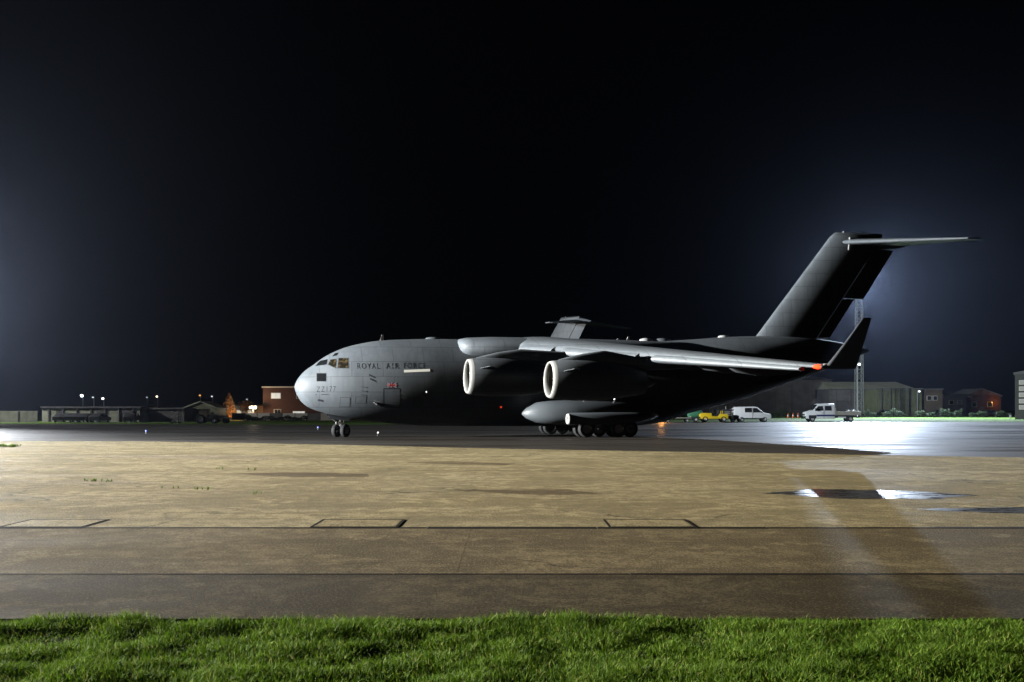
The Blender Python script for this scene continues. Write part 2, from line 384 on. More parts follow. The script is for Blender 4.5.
def make_grass(name, n, x0, x1, d0, d1, hmin, hmax, wd):
    x = rng.uniform(x0, x1, n * 2); d = rng.uniform(d0, d1, n * 2)
    lump = vnoise(x, d, 1.1, 1) * .6 + vnoise(x, d, 3.2, 2) * .4
    edge = 11.62 + .35 * (vnoise(x, d * 0 + 3, .7, 3) - .5) + .22 * (vnoise(x, d * 0 + 9, 3.5, 4) - .5) + .012 * x
    keep = (d < edge + rng.exponential(.05, n * 2) * (d1 < 20) + (d1 > 20) * 99) & (rng.random(n * 2) < .35 + 1.1 * lump)
    x, d, lump = x[keep], d[keep], lump[keep]; m = len(x)
    h = (hmin + (hmax - hmin) * rng.random(m) ** 1.5) * (.5 + .95 * lump)
    wi = wd * rng.uniform(.6, 1.3, m)
    az = rng.uniform(0, 2 * np.pi, m); la = rng.uniform(0, 2 * np.pi, m); lean = h * rng.uniform(.15, .95, m)
    dx, dy = np.cos(az) * wi, np.sin(az) * wi; lx, ly = np.cos(la) * lean, np.sin(la) * lean
    z0 = np.full(m, -.05) + .07 * (lump - .5)
    co = np.empty((m, 5, 3))
    co[:, 0] = np.stack([x - dx, d - dy, z0], 1); co[:, 1] = np.stack([x + dx, d + dy, z0], 1)
    co[:, 2] = np.stack([x + lx * .35 + dx * .8, d + ly * .35 + dy * .8, z0 + h * .62], 1); co[:, 3] = np.stack([x + lx * .35 - dx * .8, d + ly * .35 - dy * .8, z0 + h * .62], 1)
    co[:, 4] = np.stack([x + lx, d + ly, z0 + h * rng.uniform(.75, 1.05, m)], 1)
    me = bpy.data.meshes.new(name); me.vertices.add(m * 5); me.vertices.foreach_set('co', co.ravel())
    base = (np.arange(m) * 5)[:, None]; loops = (base + np.array([0, 1, 2, 3, 3, 2, 4])).ravel()
    me.loops.add(m * 7); me.loops.foreach_set('vertex_index', loops.astype(np.int32))
    st = np.stack([np.arange(m) * 7, np.arange(m) * 7 + 4], 1).ravel()
    me.polygons.add(m * 2); me.polygons.foreach_set('loop_start', st.astype(np.int32))
    me.update(calc_edges=True); me.materials.append(GRASS); me.shade_smooth()
    o = bpy.data.objects.new(name, me); col.objects.link(o); o['kind'] = 'stuff'
    return o
g = make_grass('grass', 250000, -9, 9, 7.0, 12.3, .045, .115, .0042); tag(g, 'short bright green grass along the near edge of the apron', 'grass')
weeds = MB()
for (x0, d0, x1, d1, n) in [(-13.3, 33.9, -12.1, 33.4, 14), (-9.8, 30.9, -8.4, 30.2, 9), (-10.8, 40.5, -10.5, 40.4, 4), (-9.6, 40.0, -9.3, 39.9, 4), (-6.9, 28.8, -6.5, 28.6, 3), (-33, 65, -28.6, 63.6, 200)]:
    for k in range(n):
        f = random.random(); p = Vector((x0 + (x1 - x0) * f + random.gauss(0, .05), d0 + (d1 - d0) * f + random.gauss(0, .45 if n > 100 else .06), .0)); big = 1.8 if n > 100 else 1
        for q in range(7):
            a_ = random.uniform(0, 6.28); h_ = random.uniform(.04, .10) * big; e_ = Vector((math.cos(a_), math.sin(a_), 0)); s_ = Vector((-e_.y, e_.x, 0)) * .010 * big
            weeds.poly([p - s_, p + s_, p + s_ * .5 + e_ * h_ * .5 + Vector((0, 0, h_)), p - s_ * .5 + e_ * h_ * .5 + Vector((0, 0, h_))])
wo = weeds.build('weeds', GRASS, None, 0, recalc=False); wo['kind'] = 'stuff'; tag(wo, 'small green weeds growing from cracks in the apron', 'weeds')
struct(sheet('near_verge', SOIL, list(np.linspace(-40, 40, 41)), lambda x: -6., lambda x: 11.74, 30, -.045))

# ------------------------------------------------------------------ the transport aircraft
PSI = R(14.5); NOSE = (-17.1, 83.7)
TAB = [(.55, 3.85, 3.85, 0), (.62, 4.13, 3.52, .36), (.75, 4.40, 3.20, .62), (.95, 4.69, 2.87, .90), (1.33, 5.10, 2.47, 1.24), (1.93, 5.53, 2.15, 1.62),
       (2.61, 6.05, 1.92, 1.97), (3.6, 6.60, 1.66, 2.40), (4.75, 7.03, 1.44, 2.76), (7.15, 7.49, 1.12, 3.17), (9, 7.61, .95, 3.33), (11, 7.67, .86, 3.41), (14, 7.69, .81, 3.43),
       (28, 7.72, .80, 3.43), (30, 7.78, .98, 3.43), (33, 7.97, 1.85, 3.40), (37.4, 8.30, 2.90, 3.15), (41, 8.38, 4.05, 2.65), (43.8, 8.28, 4.95, 2.10), (47, 7.93, 6.05, 1.20), (49, 7.6, 6.85, .60), (49.8, 7.36, 7.15, .14)]
_s = [math.sqrt(t[0] - .55) for t in TAB]
_ft, _fb, _fw = (pchip(_s, [t[k] for t in TAB]) for k in (1, 2, 3))
def sec(a): s = math.sqrt(max(0, a - .55)); return _ft(s), _fb(s), _fw(s)
def surf(a, z):
    t, b_, w_ = sec(a); h = (t - b_) / 2; u = (z - (t + b_) / 2) / max(h, 1e-4)
    return w_ * math.sqrt(max(0, 1 - u * u))
def P(a, l, z): return Vector((-a, l, z))

def wing_z(l): return 7.3 - .102 * l
def wing_le(l): return 16.9 + (l - 3.4) * (30.75 - 16.9) / (24.9 - 3.4)
def wing_te(l): return 28.9 + (l - 3.4) * (33.35 - 28.9) / (24.9 - 3.4)
def foil(c0, c1, thick, n=12, cut0=0., cut1=1.):
    """closed section: list of (chord position, offset) upper then lower"""
    up, lo = [], []
    for k in range(n + 1):
        f = cut0 + (cut1 - cut0) * (1 - math.cos(math.pi * k / n)) / 2
        y = thick * 5 * (.2969 * math.sqrt(max(f, 0)) - .126 * f - .3516 * f * f + .2843 * f ** 3 - .1015 * f ** 4) + .0015
        cb = .02 * 4 * f * (1 - f)
        up.append((c0 + (c1 - c0) * f, (cb + y) * (c1 - c0))); lo.append((c0 + (c1 - c0) * f, (cb - y * .9) * (c1 - c0)))
    return up + lo[::-1][1:-1]
def wing_secs(ls, sgn, cut0=0., cut1=1., grow=1., da=0., dz=0.):
    out = []
    for l in ls:
        th = .118 - .015 * (abs(l) / 24.9)
        out.append([P(a + da, sgn * l, wing_z(l) + o * grow + dz - .05 * (a - wing_le(l))) for a, o in foil(wing_le(l), wing_te(l), th, 14, cut0, cut1)])
    return out

def decal(name, quads, m, parent, eps=.012, sub=4, thick=0):
    """quads: lists of four (a, z) corners laid on the port side of the fuselage"""
    b = MB()
    for q in quads:
        G = [[None] * (sub + 1) for _ in range(sub + 1)]
        for i in range(sub + 1):
            for j in range(sub + 1):
                u, v = i / sub, j / sub
                a = (1 - u) * ((1 - v) * q[0][0] + v * q[3][0]) + u * ((1 - v) * q[1][0] + v * q[2][0])
                z = (1 - u) * ((1 - v) * q[0][1] + v * q[3][1]) + u * ((1 - v) * q[1][1] + v * q[2][1])
                l = surf(a, z); n = Vector((0, 1, 0))
                e = .02; da = (surf(a + e, z) - surf(a - e, z)) / (2 * e); dzz = (surf(a, z + e) - surf(a, z - e)) / (2 * e)
                n = Vector((da, 1, -dzz)).normalized()
                G[i][j] = b.bm.verts.new(P(a, l, z) + n * eps)
        for i in range(sub):
            for j in range(sub): b._f([G[i][j], G[i + 1][j], G[i + 1][j + 1], G[i][j + 1]])
    return b.build(name, m, parent, smooth=60)
def lettering(name, text, a0, z0, size, width, m, parent, tilt=0, eps=.006):
    cu = bpy.data.curves.new(name, 'FONT'); cu.body = text; cu.size = 1; cu.space_character = 1.28; cu.resolution_u = 3; cu.offset = -.004
    o = bpy.data.objects.new(name, cu); col.objects.link(o)
    bpy.context.view_layer.update()
    me = bpy.data.meshes.new_from_object(o.evaluated_get(bpy.context.evaluated_depsgraph_get()))
    bpy.data.objects.remove(o)
    bm = bmesh.new(); bm.from_mesh(me); bmesh.ops.triangulate(bm, faces=bm.faces)
    xs = [v.co.x for v in bm.verts]; ys = [v.co.y for v in bm.verts]; x0, x1, y0, y1 = min(xs), max(xs), min(ys), max(ys)
    for v in bm.verts:
        u = (v.co.x - x0) / (x1 - x0); q = (v.co.y - y0) / (y1 - y0)
        a = a0 + u * width; z = z0 + q * size + tilt * u
        l = surf(a, z); e = .02; n = Vector(((surf(a + e, z) - surf(a - e, z)) / (2 * e), 1, -(surf(a, z + e) - surf(a, z - e)) / (2 * e))).normalized()
        v.co = P(a, l, z) + n * eps
    bm.to_mesh(me); bm.free(); me.materials.clear(); me.materials.append(m); me.name = name
    ob = bpy.data.objects.new(name, me); col.objects.link(ob); ob.parent = parent
    return ob

def wheel(parent, a, l, z, r, wd, axis=(0, 1, 0)):
    ax = Vector(axis); o = P(a, l, z) - ax * wd / 2
    b = MB(); b.lathe([(0, r * .60), (0, r * .86), (wd * .12, r * .96), (wd * .3, r), (wd * .7, r), (wd * .88, r * .96), (wd, r * .86), (wd, r * .60), (wd * .8, r * .52), (wd * .2, r * .52), (0, r * .6)], o, axis, 24)
    t = b.build('wheel', TYRE, parent)
    b = MB(); b.lathe([(wd * .16, .01), (wd * .10, r * .2), (wd * .22, r * .25), (wd * .22, r * .5), (wd * .06, r * .58), (wd * .06, r * .61), (wd * .94, r * .61), (wd * .94, r * .58), (wd * .78, r * .5), (wd * .78, r * .25), (wd * .9, r * .2), (wd * .84, .01)], o, axis, 20)
    return t, b

def make_aircraft():
    T = thing('transport_aircraft', 'x', 'aircraft')
    # --- fuselage
    b = MB(); secs = []
    for s in np.linspace(.06, math.sqrt(49.8 - .55), 90):
        a = .55 + s * s; t, bo, wd = sec(a)
        secs.append([P(a, wd * math.cos(2 * math.pi * k / 56), (t + bo) / 2 + (t - bo) / 2 * math.sin(2 * math.pi * k / 56)) for k in range(56)])
    b.loft(secs); F = b.build('fuselage', GREY, T, smooth=60)
    # flight-deck windows on both sides: (a, z) corners
    WIN = [([(2.06, 5.44), (2.83, 5.53), (2.93, 5.93), (2.42, 5.83)], GLASS), ([(2.95, 5.52), (3.45, 5.25), (3.56, 5.95), (3.14, 5.90)], GLASSW),
           ([(3.60, 5.25), (4.36, 5.25), (4.39, 6.0), (3.73, 6.01)], GLASSW), ([(3.29, 6.17), (3.62, 6.24), (3.77, 6.45), (3.54, 6.42)], GLASS),
           ([(2.10, 4.26), (2.75, 4.26), (2.76, 4.85), (2.11, 4.86)], GLASS)]
    for q, m in WIN:
        c = (sum(p[0] for p in q) / 4, sum(p[1] for p in q) / 4)
        fr = [(c[0] + (p[0] - c[0]) * 1.13, c[1] + (p[1] - c[1]) * 1.13) for p in q]
        for sg in (1, -1):
            wn = decal('window', [q], m, F, .012, 5); fm = decal('window_frame', [fr], GREYD, F, .006, 5)
            if sg < 0:
                for o in (wn, fm):
                    for v in o.data.vertices: v.co.y *= -1
                    o.data.flip_normals()
    # crew door, panels, vents, marks
    decal('door_seal', [[(6.97, 2.26), (8.26, 2.26), (8.20, 3.74), (6.90, 3.74)]], INK, F, .004, 6)
    decal('crew_door', [[(7.06, 2.33), (8.18, 2.33), (8.12, 3.66), (6.99, 3.66)]], GREY, F, .008, 6)
    for a, z, wd, ht, tl in [(5.85, 4.68, .42, .11, -.2), (5.92, 4.38, .42, .12, -.2)]:
        decal('vent', [[(a, z), (a + wd, z + tl), (a + wd, z + tl + ht), (a, z + ht)]], INK, F, .006, 3)
    for k in range(3): decal('access_panel', [[(5.30, 3.80 - .30 * k), (5.68, 3.74 - .30 * k), (5.68, 3.82 - .30 * k), (5.30, 3.88 - .30 * k)]], GREYD, F, .006, 2)
    for q in ([(3.78, 2.33), (4.52, 2.33), (4.52, 3.07), (3.78, 3.07)], [(4.9, 2.6), (5.7, 2.6), (5.7, 3.1), (4.9, 3.1)]):
        decal('panel_line', [q], INK, F, .003, 4); c_ = (q[0][0] + q[2][0]) / 2, (q[0][1] + q[2][1]) / 2
        decal('access_panel', [[(c_[0] + (p[0] - c_[0]) * .93, c_[1] + (p[1] - c_[1]) * .93) for p in q]], GREY, F, .006, 4)
    decal('static_port', [[(2.18, 2.78), (2.58, 2.72), (2.58, 2.86), (2.18, 2.92)]], INK, F, .006, 3)
    for a, z, wd in ((2.0, 3.22, .1), (2.4, 3.24, .55)): decal('stencil', [[(a, z), (a + wd, z + .02), (a + wd, z + .06), (a, z + .05)]], INK, F, .006, 2)
    rq = [(9.55 + .48 * math.cos(k * math.pi / 8), 2.7 + .48 * math.sin(k * math.pi / 8)) for k in range(9)]
    decal('round_hatch', [[(p[0], 5.4 - p[1]), (q[0], 5.4 - q[1]), q, p] for p, q in zip(rq[1:-1], rq[2:-1])], GREYD, F, .008, 4)
    b = MB(); b.lathe([(-.1, .09), (.03, .08), (.08, .01)], P(10.18, surf(10.18, 3.46), 3.46), (0, 1, 0), 10); b.build('side_lamp', FLAGW, F)
    y = surf(6.49, 2.63)
    b = MB(); b.tube(P(6.9, y - .1, 2.45), P(6.45, y + .26, 2.60), .13, .10, 8).tube(P(6.45, y + .26, 2.60), P(6.2, y + .34, 2.66), .10, .03, 8); b.build('air_probe', FLAGW, F)
    decal('formation_light', [[(8.44, 4.92), (10.41, 5.01), (10.41, 5.20), (8.44, 5.11)]], STRIP, F, .012, 5)
    lettering('lettering', 'ROYAL', 5.02, 5.18, .44, 1.63, INK, F); lettering('lettering', 'AIR', 7.11, 5.20, .44, .97, INK, F); lettering('lettering', 'FORCE', 8.45, 5.23, .44, 1.65, INK, F)
    lettering('serial_number', 'ZZ177', 2.08, 3.45, .40, 1.36, INK, F, .03)
    # flag: blue field, white then red saltire and cross
    a0, a1, z0, z1 = 7.17, 7.91, 3.79, 4.15; ac, zc = (a0 + a1) / 2, (z0 + z1) / 2
    fl = decal('flag', [[(a0, z0), (a1, z0), (a1, z1), (a0, z1)]], FLAGB, F, .004, 4)
    def bar(p, q, hw):
        d = Vector((q[0] - p[0], q[1] - p[1])).normalized(); n = Vector((-d.y, d.x)) * hw
        return [(p[0] - n.x, p[1] - n.y), (q[0] - n.x, q[1] - n.y), (q[0] + n.x, q[1] + n.y), (p[0] + n.x, p[1] + n.y)]
    decal('flag_white_bars', [bar((a0 + .02, z0 + .02), (a1 - .02, z1 - .02), .035), bar((a0 + .02, z1 - .02), (a1 - .02, z0 + .02), .035), bar((ac, z0), (ac, z1), .075), bar((a0, zc), (a1, zc), .065)], FLAGW, F, .007, 3)
    decal('flag_red_bars', [bar((ac, z0), (ac, z1), .045), bar((a0, zc), (a1, zc), .04), bar((a0 + .03, z0 + .03), (a1 - .03, z1 - .03), .014), bar((a0 + .03, z1 - .03), (a1 - .03, z0 + .03), .014)], FLAGR, F, .010, 3)
    # roof bumps and aerials
    for a, r, h in ((11.3, .38, .16), (29.1, .35, .3), (30.6, .42, .25), (36.1, .3, .16)):
        b = MB(); z = sec(a)[0]
        for k in range(1): b.lathe([(h, .01), (h * .9, r * .4), (h * .55, r * .8), (-.15, r)], P(a, 0, z), (0, 0, 1), 16)
        for v in b.bm.verts: v.co.x = -a + (v.co.x + a) * 2.0
        b.build('dome_fairing', FLAGW if r < .36 else GREY, F, 60)
    for a, h in ((7.2, .55), (26.6, .35), (27.5, .5)):
        b = MB(); z = sec(a)[0] - .1; b.prism([(-a - .16, z), (-a + .2, z), (-a - .02, z + h), (-a - .14, z + h)], 1, -.025, .025); b.build('blade_aerial', FLAGW, F, 0)
    b = MB(); b.lathe([(-.1, .09), (.02, .08), (.06, .01)], P(16.05, surf(16.05, 2.33), 2.33), (0, 1, 0), 12); b.build('side_beacon', REDS, F)
    b = MB(); b.lathe([(0, .10), (.14, .07), (.18, .01)], P(49.7, 0, 7.26), (-1, 0, 0), 12); b.build('tail_light', FLAGW, F)
    # ventral strakes under the swept-up tail
    for sg in (1, -1):
        b = MB(); ws = []
        for a in np.linspace(37, 44.5, 8):
            t, bo, wd = sec(a); zz = bo + .28 * (t - bo); l = surf(a, zz); k = math.sin((a - 37) / 7.5 * math.pi) ** .5 * .5 + .02
            ws.append([P(a, sg * (l - .05), zz + .03), P(a, sg * (l + k * .5), zz - k), P(a, sg * (l + k * .5 - .03), zz - k - .02), P(a, sg * (l - .08), zz - .03)])
        b.loft(ws); b.build('tail_strake', GREY, F, 40)
    # --- wing-root fairing over the back
    b = MB(); ws = []
    for a, hw, zl, zt in [(12.9, 2.2, 6.7, 7.35), (12.98, 2.75, 6.45, 7.5), (13.2, 3.15, 6.22, 7.66), (13.7, 3.42, 6.05, 7.76), (15.6, 3.8, 5.9, 7.85), (18, 3.95, 5.85, 7.85), (22, 3.95, 5.9, 7.82), (27, 3.75, 6.0, 7.76), (30, 3.2, 6.4, 7.7), (32, 2.2, 6.9, 7.7), (33, .8, 7.2, 7.6)]:
        ws.append([P(a, hw * (abs(math.cos(t)) ** .72) * (1 if math.cos(t) >= 0 else -1), (zl + zt) / 2 + (zt - zl) / 2 * (abs(math.sin(t)) ** .8) * (1 if math.sin(t) >= 0 else -1)) for t in (2 * math.pi * (k + .5) / 40 for k in range(40))])
    b.loft(ws); b.build('wing_fairing', GREY, T, 50)
    # --- wings
    for sg in (1, -1):
        b = MB(); b.loft(wing_secs(np.linspace(2.2, 24.9, 14), sg, 0., .74)); W = b.build('wing', GREY, T, 45)
        for l0, l1 in ((4.2, 6.9), (7.75, 13.4), (14.55, 23.9)):
            b = MB(); b.loft(wing_secs(np.linspace(l0, l1, 5), sg, 0., .14, 1.12, -.34, -.2)); b.build('slat', GREY, W, 45)
        for nm, l0, l1, dz in (('flap', 3.9, 10.2, -.02), ('flap', 10.35, 17.4, -.02), ('aileron', 17.6, 24.2, 0)):
            b = MB(); b.loft(wing_secs(np.linspace(l0, l1, 5), sg, .755, 1., .95, .02, dz)); b.build(nm, GREY, W, 45)
        for l in (5.5, 10.4, 14.8, 18.2):
            le, te = wing_le(l), wing_te(l); b = MB(); zz = wing_z(l) - .05 * (te - le)
            b.loft([[P(a, sg * (l + r * .55 * math.cos(k * math.pi / 5)), z + r * math.sin(k * math.pi / 5)) for k in range(10)] for a, z, r in ((te - 4.6, zz + .0, .05), (te - 3.6, zz - .22, .34), (te - 1.8, zz - .38, .42), (te, zz - .36, .34), (te + 1.1, zz - .2, .05))])
            b.build('flap_track_fairing', GREY, W, 50)
        # winglet, canted out
        b = MB(); ws = []
        for f in np.linspace(0, 1, 6):
            le = 31.1 + (33.05 - 31.1) * f; te = 33.12 + (33.62 - 33.12) * f; zz = wing_z(24.9) + .10 + 2.90 * f; lc = 24.9 + .95 * f ** .8
            ws.append([P(a, sg * (lc + o * .7), zz - .10 * (a - le) * (1 - f)) for a, o in foil(le, te, .09, 9)])
        b.loft(ws); b.build('winglet', GREY, W, 45)
        b = MB(); b.lathe([(-.16, .02), (-.06, .10), (.16, .15), (.30, .12)], P(30.5, sg * 24.65, wing_z(24.65) - .0), (-1, .3 * sg, 0), 12)
        b.build('navigation_light', REDL if sg > 0 else mat('green_lamp', (.05, .5, .1), .3, emit=(.05, 1, .2), estr=6), W)
        b = MB(); b.lathe([(-.1, .02), (0, .06), (.3, .05)], P(31.0, sg * 24.86, wing_z(24.9) + .16), (-1, 0, 0), 10); b.build('tip_light', FLAGW, W)
        # --- engines
        for le_, ae, ze in ((7.9, 12.25, 4.53), (13.75, 16.65, 4.18)):
            o = P(ae, sg * le_, ze); ax = (-1, 0, -.02)
            b = MB(); b.lathe([(.32, 1.285), (.8, 1.345), (1.6, 1.39), (2.8, 1.38), (4.0, 1.30), (5.2, 1.14), (6.2, .95), (6.9, .80), (6.88, .76), (6.2, .78)], o, ax, 40); E = b.build('engine', GREY, T, 50)
            b = MB(); b.lathe([(.32, 1.285), (.20, 1.27), (.09, 1.24), (.02, 1.20), (.0, 1.17), (.03, 1.14), (.1, 1.115), (.22, 1.10), (.36, 1.095)], o, ax, 48); b.build('inlet_lip', LIP, E, 60)
            b = MB(); b.lathe([(.36, 1.095), (.8, 1.08), (1.45, 1.07)], o, ax, 40); b.build('inlet_duct', DUCT, E, 60)
            b = MB(); n = 24
            c = Vector(o)
            for k in range(n):
                t0 = 2 * math.pi * k / n
                def q(r, t, d): return c + Vector((-d, r * math.cos(t), r * math.sin(t)))
                b.poly([q(.3, t0, 1.30), q(.3, t0 + .22, 1.42), q(.66, t0 + .20, 1.46), q(1.04, t0 + .26, 1.44), q(1.04, t0 + .06, 1.26), q(.66, t0 + .02, 1.27)])
            b.lathe([(1.46, .01), (1.47, 1.06)], o, ax, 32); b.build('fan', FAN, E, 30)
            b = MB(); b.lathe([(.85, .01), (.95, .12), (1.15, .24), (1.38, .31)], o, ax, 20); b.build('spinner', GREYD, E, 60)
            b = MB(); b.lathe([(6.2, .6), (6.9, .5), (7.6, .2), (7.8, .01)], o, ax, 20); b.build('exhaust_cone', DARKM, E, 60)
            for s2 in (1, -1):
                b = MB(); an = .42; y0 = sg * le_ + s2 * math.cos(an) * 1.34; z0 = ze + math.sin(an) * 1.34; d = Vector((0, s2 * math.cos(an), math.sin(an)))
                p = [P(ae + .7, y0, z0), P(ae + 1.7, y0 + s2 * .03, z0 + .03), P(ae + 1.75, y0, z0) + d * .36, P(ae + 1.35, y0, z0) + d * .34]
                nn = Vector((0, -d.z, d.y)) * .02; b.loft([[x + nn for x in p], [x - nn for x in p]]); b.build('strake', GREY, E, 0)
            # pylon
            wl = wing_le(le_); wz = wing_z(le_); b = MB(); ws = []
            for a, zl, zh, hw in [(ae + .75, ze + 1.25, ze + 1.36, .04), (ae + 1.3, ze + 1.2, ze + 1.52, .16), (ae + 2.4, ze + 1.2, ze + 1.78, .24), (ae + 4.0, ze + 1.1, ze + 2.02, .28), (wl - .6, ze + .85, wz - .10, .30), (wl + .3, ze + .7, wz - .06, .30), (wl + 2.2, ze + .75, wz - .25, .28), (wl + 4.2, ze + 1.2, wz - .35, .18), (wl + 5.6, wz - .85, wz - .45, .05)]:
                zc, hh = (zl + zh) / 2, (zh - zl) / 2
                ws.append([P(a, sg * le_ + hw * math.copysign(abs(math.cos(t)) ** .6, math.cos(t)), zc + hh * math.copysign(abs(math.sin(t)) ** .6, math.sin(t))) for t in (2 * math.pi * (k + .5) / 16 for k in range(16))])
            b.loft(ws); b.build('pylon', GREY, T, 50)
    # --- fin
    def fin_sec(z, cut0, cut1, th=.10):
        f = (z - 8.2) / (17.3 - 8.2); le = 38.95 + (46.25 - 38.95) * f; te = 46.9 + (53.15 - 46.9) * f
        return [P(a, o, z) for a, o in foil(le, te, th, 14, cut0, cut1)]
    b = MB(); ws = [fin_sec(z, 0, .70) for z in np.linspace(7.9, 17.0, 9)]
    top = fin_sec(17.3, 0, .70); c = sum(top, Vector()) / len(top)
    ws += [[c + Vector(((p.x - c.x) * .97, (p.y) * .75, .0)) for p in top], [c + Vector(((p.x - c.x) * .90 - .1, p.y * .35, .16)) for p in top]]
    b.loft(ws); V = b.build('vertical_tail', GREY, T, 45)
    b = MB(); b.loft([fin_sec(z, .715, 1., .098) for z in np.linspace(11.75, 16.1, 5)]); b.build('rudder', GREY, V, 45)
    b = MB(); b.loft([fin_sec(z, .715, .87, .098) for z in np.linspace(8.3, 11.70, 5)]); b.build('rudder', GREY, V, 45)
    b = MB(); b.loft([[P(a, r * .8 * math.cos(k * math.pi / 6), z + r * math.sin(k * math.pi / 6)) for k in range(12)] for a, z, r in ((45.9, 16.7, .05), (46.4, 16.72, .35), (48, 16.75, .62), (50.6, 16.7, .6), (52.6, 16.55, .3), (53.5, 16.5, .04))]); b.build('tail_bullet', GREY, V, 50)
    b = MB(); b.tube(P(47.3, 0, 17.3), P(47.4, 0, 17.55), .05, .03); b.lathe([(0, .07), (.06, .06), (.1, .01)], P(47.4, 0, 17.52), (0, 0, 1), 10); b.build('fin_beacon', FLAGW, V)
    for s2 in (1, -1):
        b = MB(); b.tube(P(47.7, s2 * .5, 17.0), P(47.55, s2 * .55, 15.9), .05, .03); b.build('static_mast', FLAGW, V)
    # --- horizontal tail
    for sg in (1, -1):
        def hs(ls, cut0, cut1):
            out = []
            for l in ls:
                f = l / 9.9; le = 46.8 + (52.4 - 46.8) * f; te = 52.6 + (54.1 - 52.6) * f; z = 16.62 - .9 * f
                out.append([P(a, sg * l, z + o - .02 * (a - le)) for a, o in foil(le, te, .10, 12, cut0, cut1)])
            return out
        b = MB(); b.loft(hs(np.linspace(0, 9.9, 7), 0, .70)); H = b.build('horizontal_tail', GREY, T, 45)
        b = MB(); b.loft(hs(np.linspace(.7, 9.75, 5), .715, 1.)); b.build('elevator', GREY, H, 45)
    # --- main gear fairings
    for sg in (1, -1):
        b = MB(); ws = []
        for a, lc, hw, zl, zt in [(17.45, 3.9, .06, 1.75, 1.9), (17.8, 3.95, .5, 1.45, 2.25), (18.6, 4.0, 1.05, 1.12, 2.68), (19.8, 4.05, 1.4, .98, 2.82), (21.5, 4.1, 1.55, .95, 2.88), (25.5, 4.1, 1.55, .98, 2.75), (26.9, 4.0, 1.35, 1.05, 2.5), (28.0, 3.7, .9, 1.3, 2.25), (28.8, 3.4, .1, 1.6, 1.8)]:
            ws.append([P(a, sg * lc + hw * math.copysign(abs(math.cos(t)) ** .8, math.cos(t)), (zl + zt) / 2 + (zt - zl) / 2 * math.copysign(abs(math.sin(t)) ** .8, math.sin(t))) for t in (2 * math.pi * (k + .5) / 32 for k in range(32))])
        b.loft(ws); G = b.build('gear_fairing', GREYD, T, 50)  # same paint as the skin; the pod's dim light is put into this darker grey
        b = MB()   # outer gear door standing off the fairing
        b.loft([[P(a, sg * (5.75 + r * .6 * math.cos(k * math.pi / 6)), z + r * math.sin(k * math.pi / 6)) for k in range(12)] for a, z, r in ((20.55, 1.42, .40), (20.7, 1.42, .46), (24.0, 1.45, .47), (26.0, 1.5, .40), (27.0, 1.58, .22), (27.3, 1.6, .05))])
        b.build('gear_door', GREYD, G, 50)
        b = MB(); b.lathe([(0, .25), (-.06, .3), (-.04, .38), (.05, .42)], P(20.52, sg * 5.75, 1.42), (-1, 0, 0), 16); b.build('vent_rim', LIP, G)
        for a in (22.5, 25.0):
            b = MB(); z = 2.80; b.prism([(-a - .35, z - .1), (-a + .3, z - .1), (-a + .35, z + .22), (-a + .1, z + .36), (-a - .3, z + .32)], 1, sg * 4.6 - .14, sg * 4.6 + .14); b.build('air_scoop', FLAGW, G, 0, bevel=.03)
        for ak in (22.1, 24.7):
            b = MB(); b.tube(P(ak + .55, sg * 4.6, 1.6), P(ak + .55, sg * 4.6, .75), .16, .13); b.tube(P(ak, sg * 4.1, .64), P(ak, sg * 5.6, .64), .10); b.tube(P(ak + 1.15, sg * 4.1, .64), P(ak + 1.15, sg * 5.6, .64), .10); b.box(P(ak + .57, sg * 4.6, .72), (1.2, .3, .2))
            M_ = b.build('main_gear', DARKM, T)
            for a, l in ((ak, 4.15), (ak, 5.45), (ak + 1.18, 4.8)):
                t, rb = wheel(M_, a, sg * l, .635, .635, .5); rb.build('wheel_hub', RIM, M_)
    # --- nose gear
    st = R(50); nax = Vector((-math.sin(st), math.cos(st), 0))        # nose wheels steered hard over
    c = P(4.05, 0, .51)
    b = MB(); b.tube(P(4.0, 0, 1.75), P(4.05, 0, .55), .13, .10).tube(P(3.1, 0, 1.65), P(3.98, 0, .95), .06).tube(c - nax * .5, c + nax * .5, .07).tube(P(4.35, .12, 1.5), P(4.12, .05, .8), .04)
    b.box(P(3.9, 0, 1.12), (.12, .62, .12)); N_ = b.build('nose_gear', STEEL, T)
    for k in (-.40, .40):
        q = c + nax * k; t, rb = wheel(N_, -q.x, q.y, .51, .51, .36, nax); rb.build('wheel_hub', RIM, N_)
    for sg in (1, -1):
        b = MB(); b.loft([[P(3.0, sg * .55, 1.80), P(4.7, sg * .6, 1.5), P(4.6, sg * .74, 1.22), P(3.2, sg * .7, 1.42)], [P(3.0, sg * .59, 1.80), P(4.7, sg * .64, 1.5), P(4.6, sg * .78, 1.22), P(3.2, sg * .74, 1.42)]]); b.build('nose_gear_door', GREY, T, 0)
        b = MB(); b.lathe([(0, .09), (.05, .12), (-.1, .06)], P(3.72, sg * .30, 1.12), (1, 0, 0), 12); b.build('taxi_light', FLAGW, N_)
    return T
plane = make_aircraft()
plane.location = (NOSE[0], NOSE[1], .0); plane.rotation_euler = (0, 0, math.pi + PSI)
plane['label'] = 'grey four-engined military transport aircraft parked side-on, its nose lit'
plane['group'] = 'parked transport aircraft'
# a second one far behind, heading away; only its tail clears the first one's back
p2 = copy_tree(plane); PS2 = R(-47)
FX, FD = (570 - 512) / 1100 * 190, 190.   # its fin
p2.location = (FX - 48.5 * math.cos(PS2), FD - 48.5 * math.sin(PS2), .5); p2.rotation_euler = (0, 0, math.pi + PS2)
p2['label'] = 'distant grey aircraft whose T-tail shows above the near fuselage'

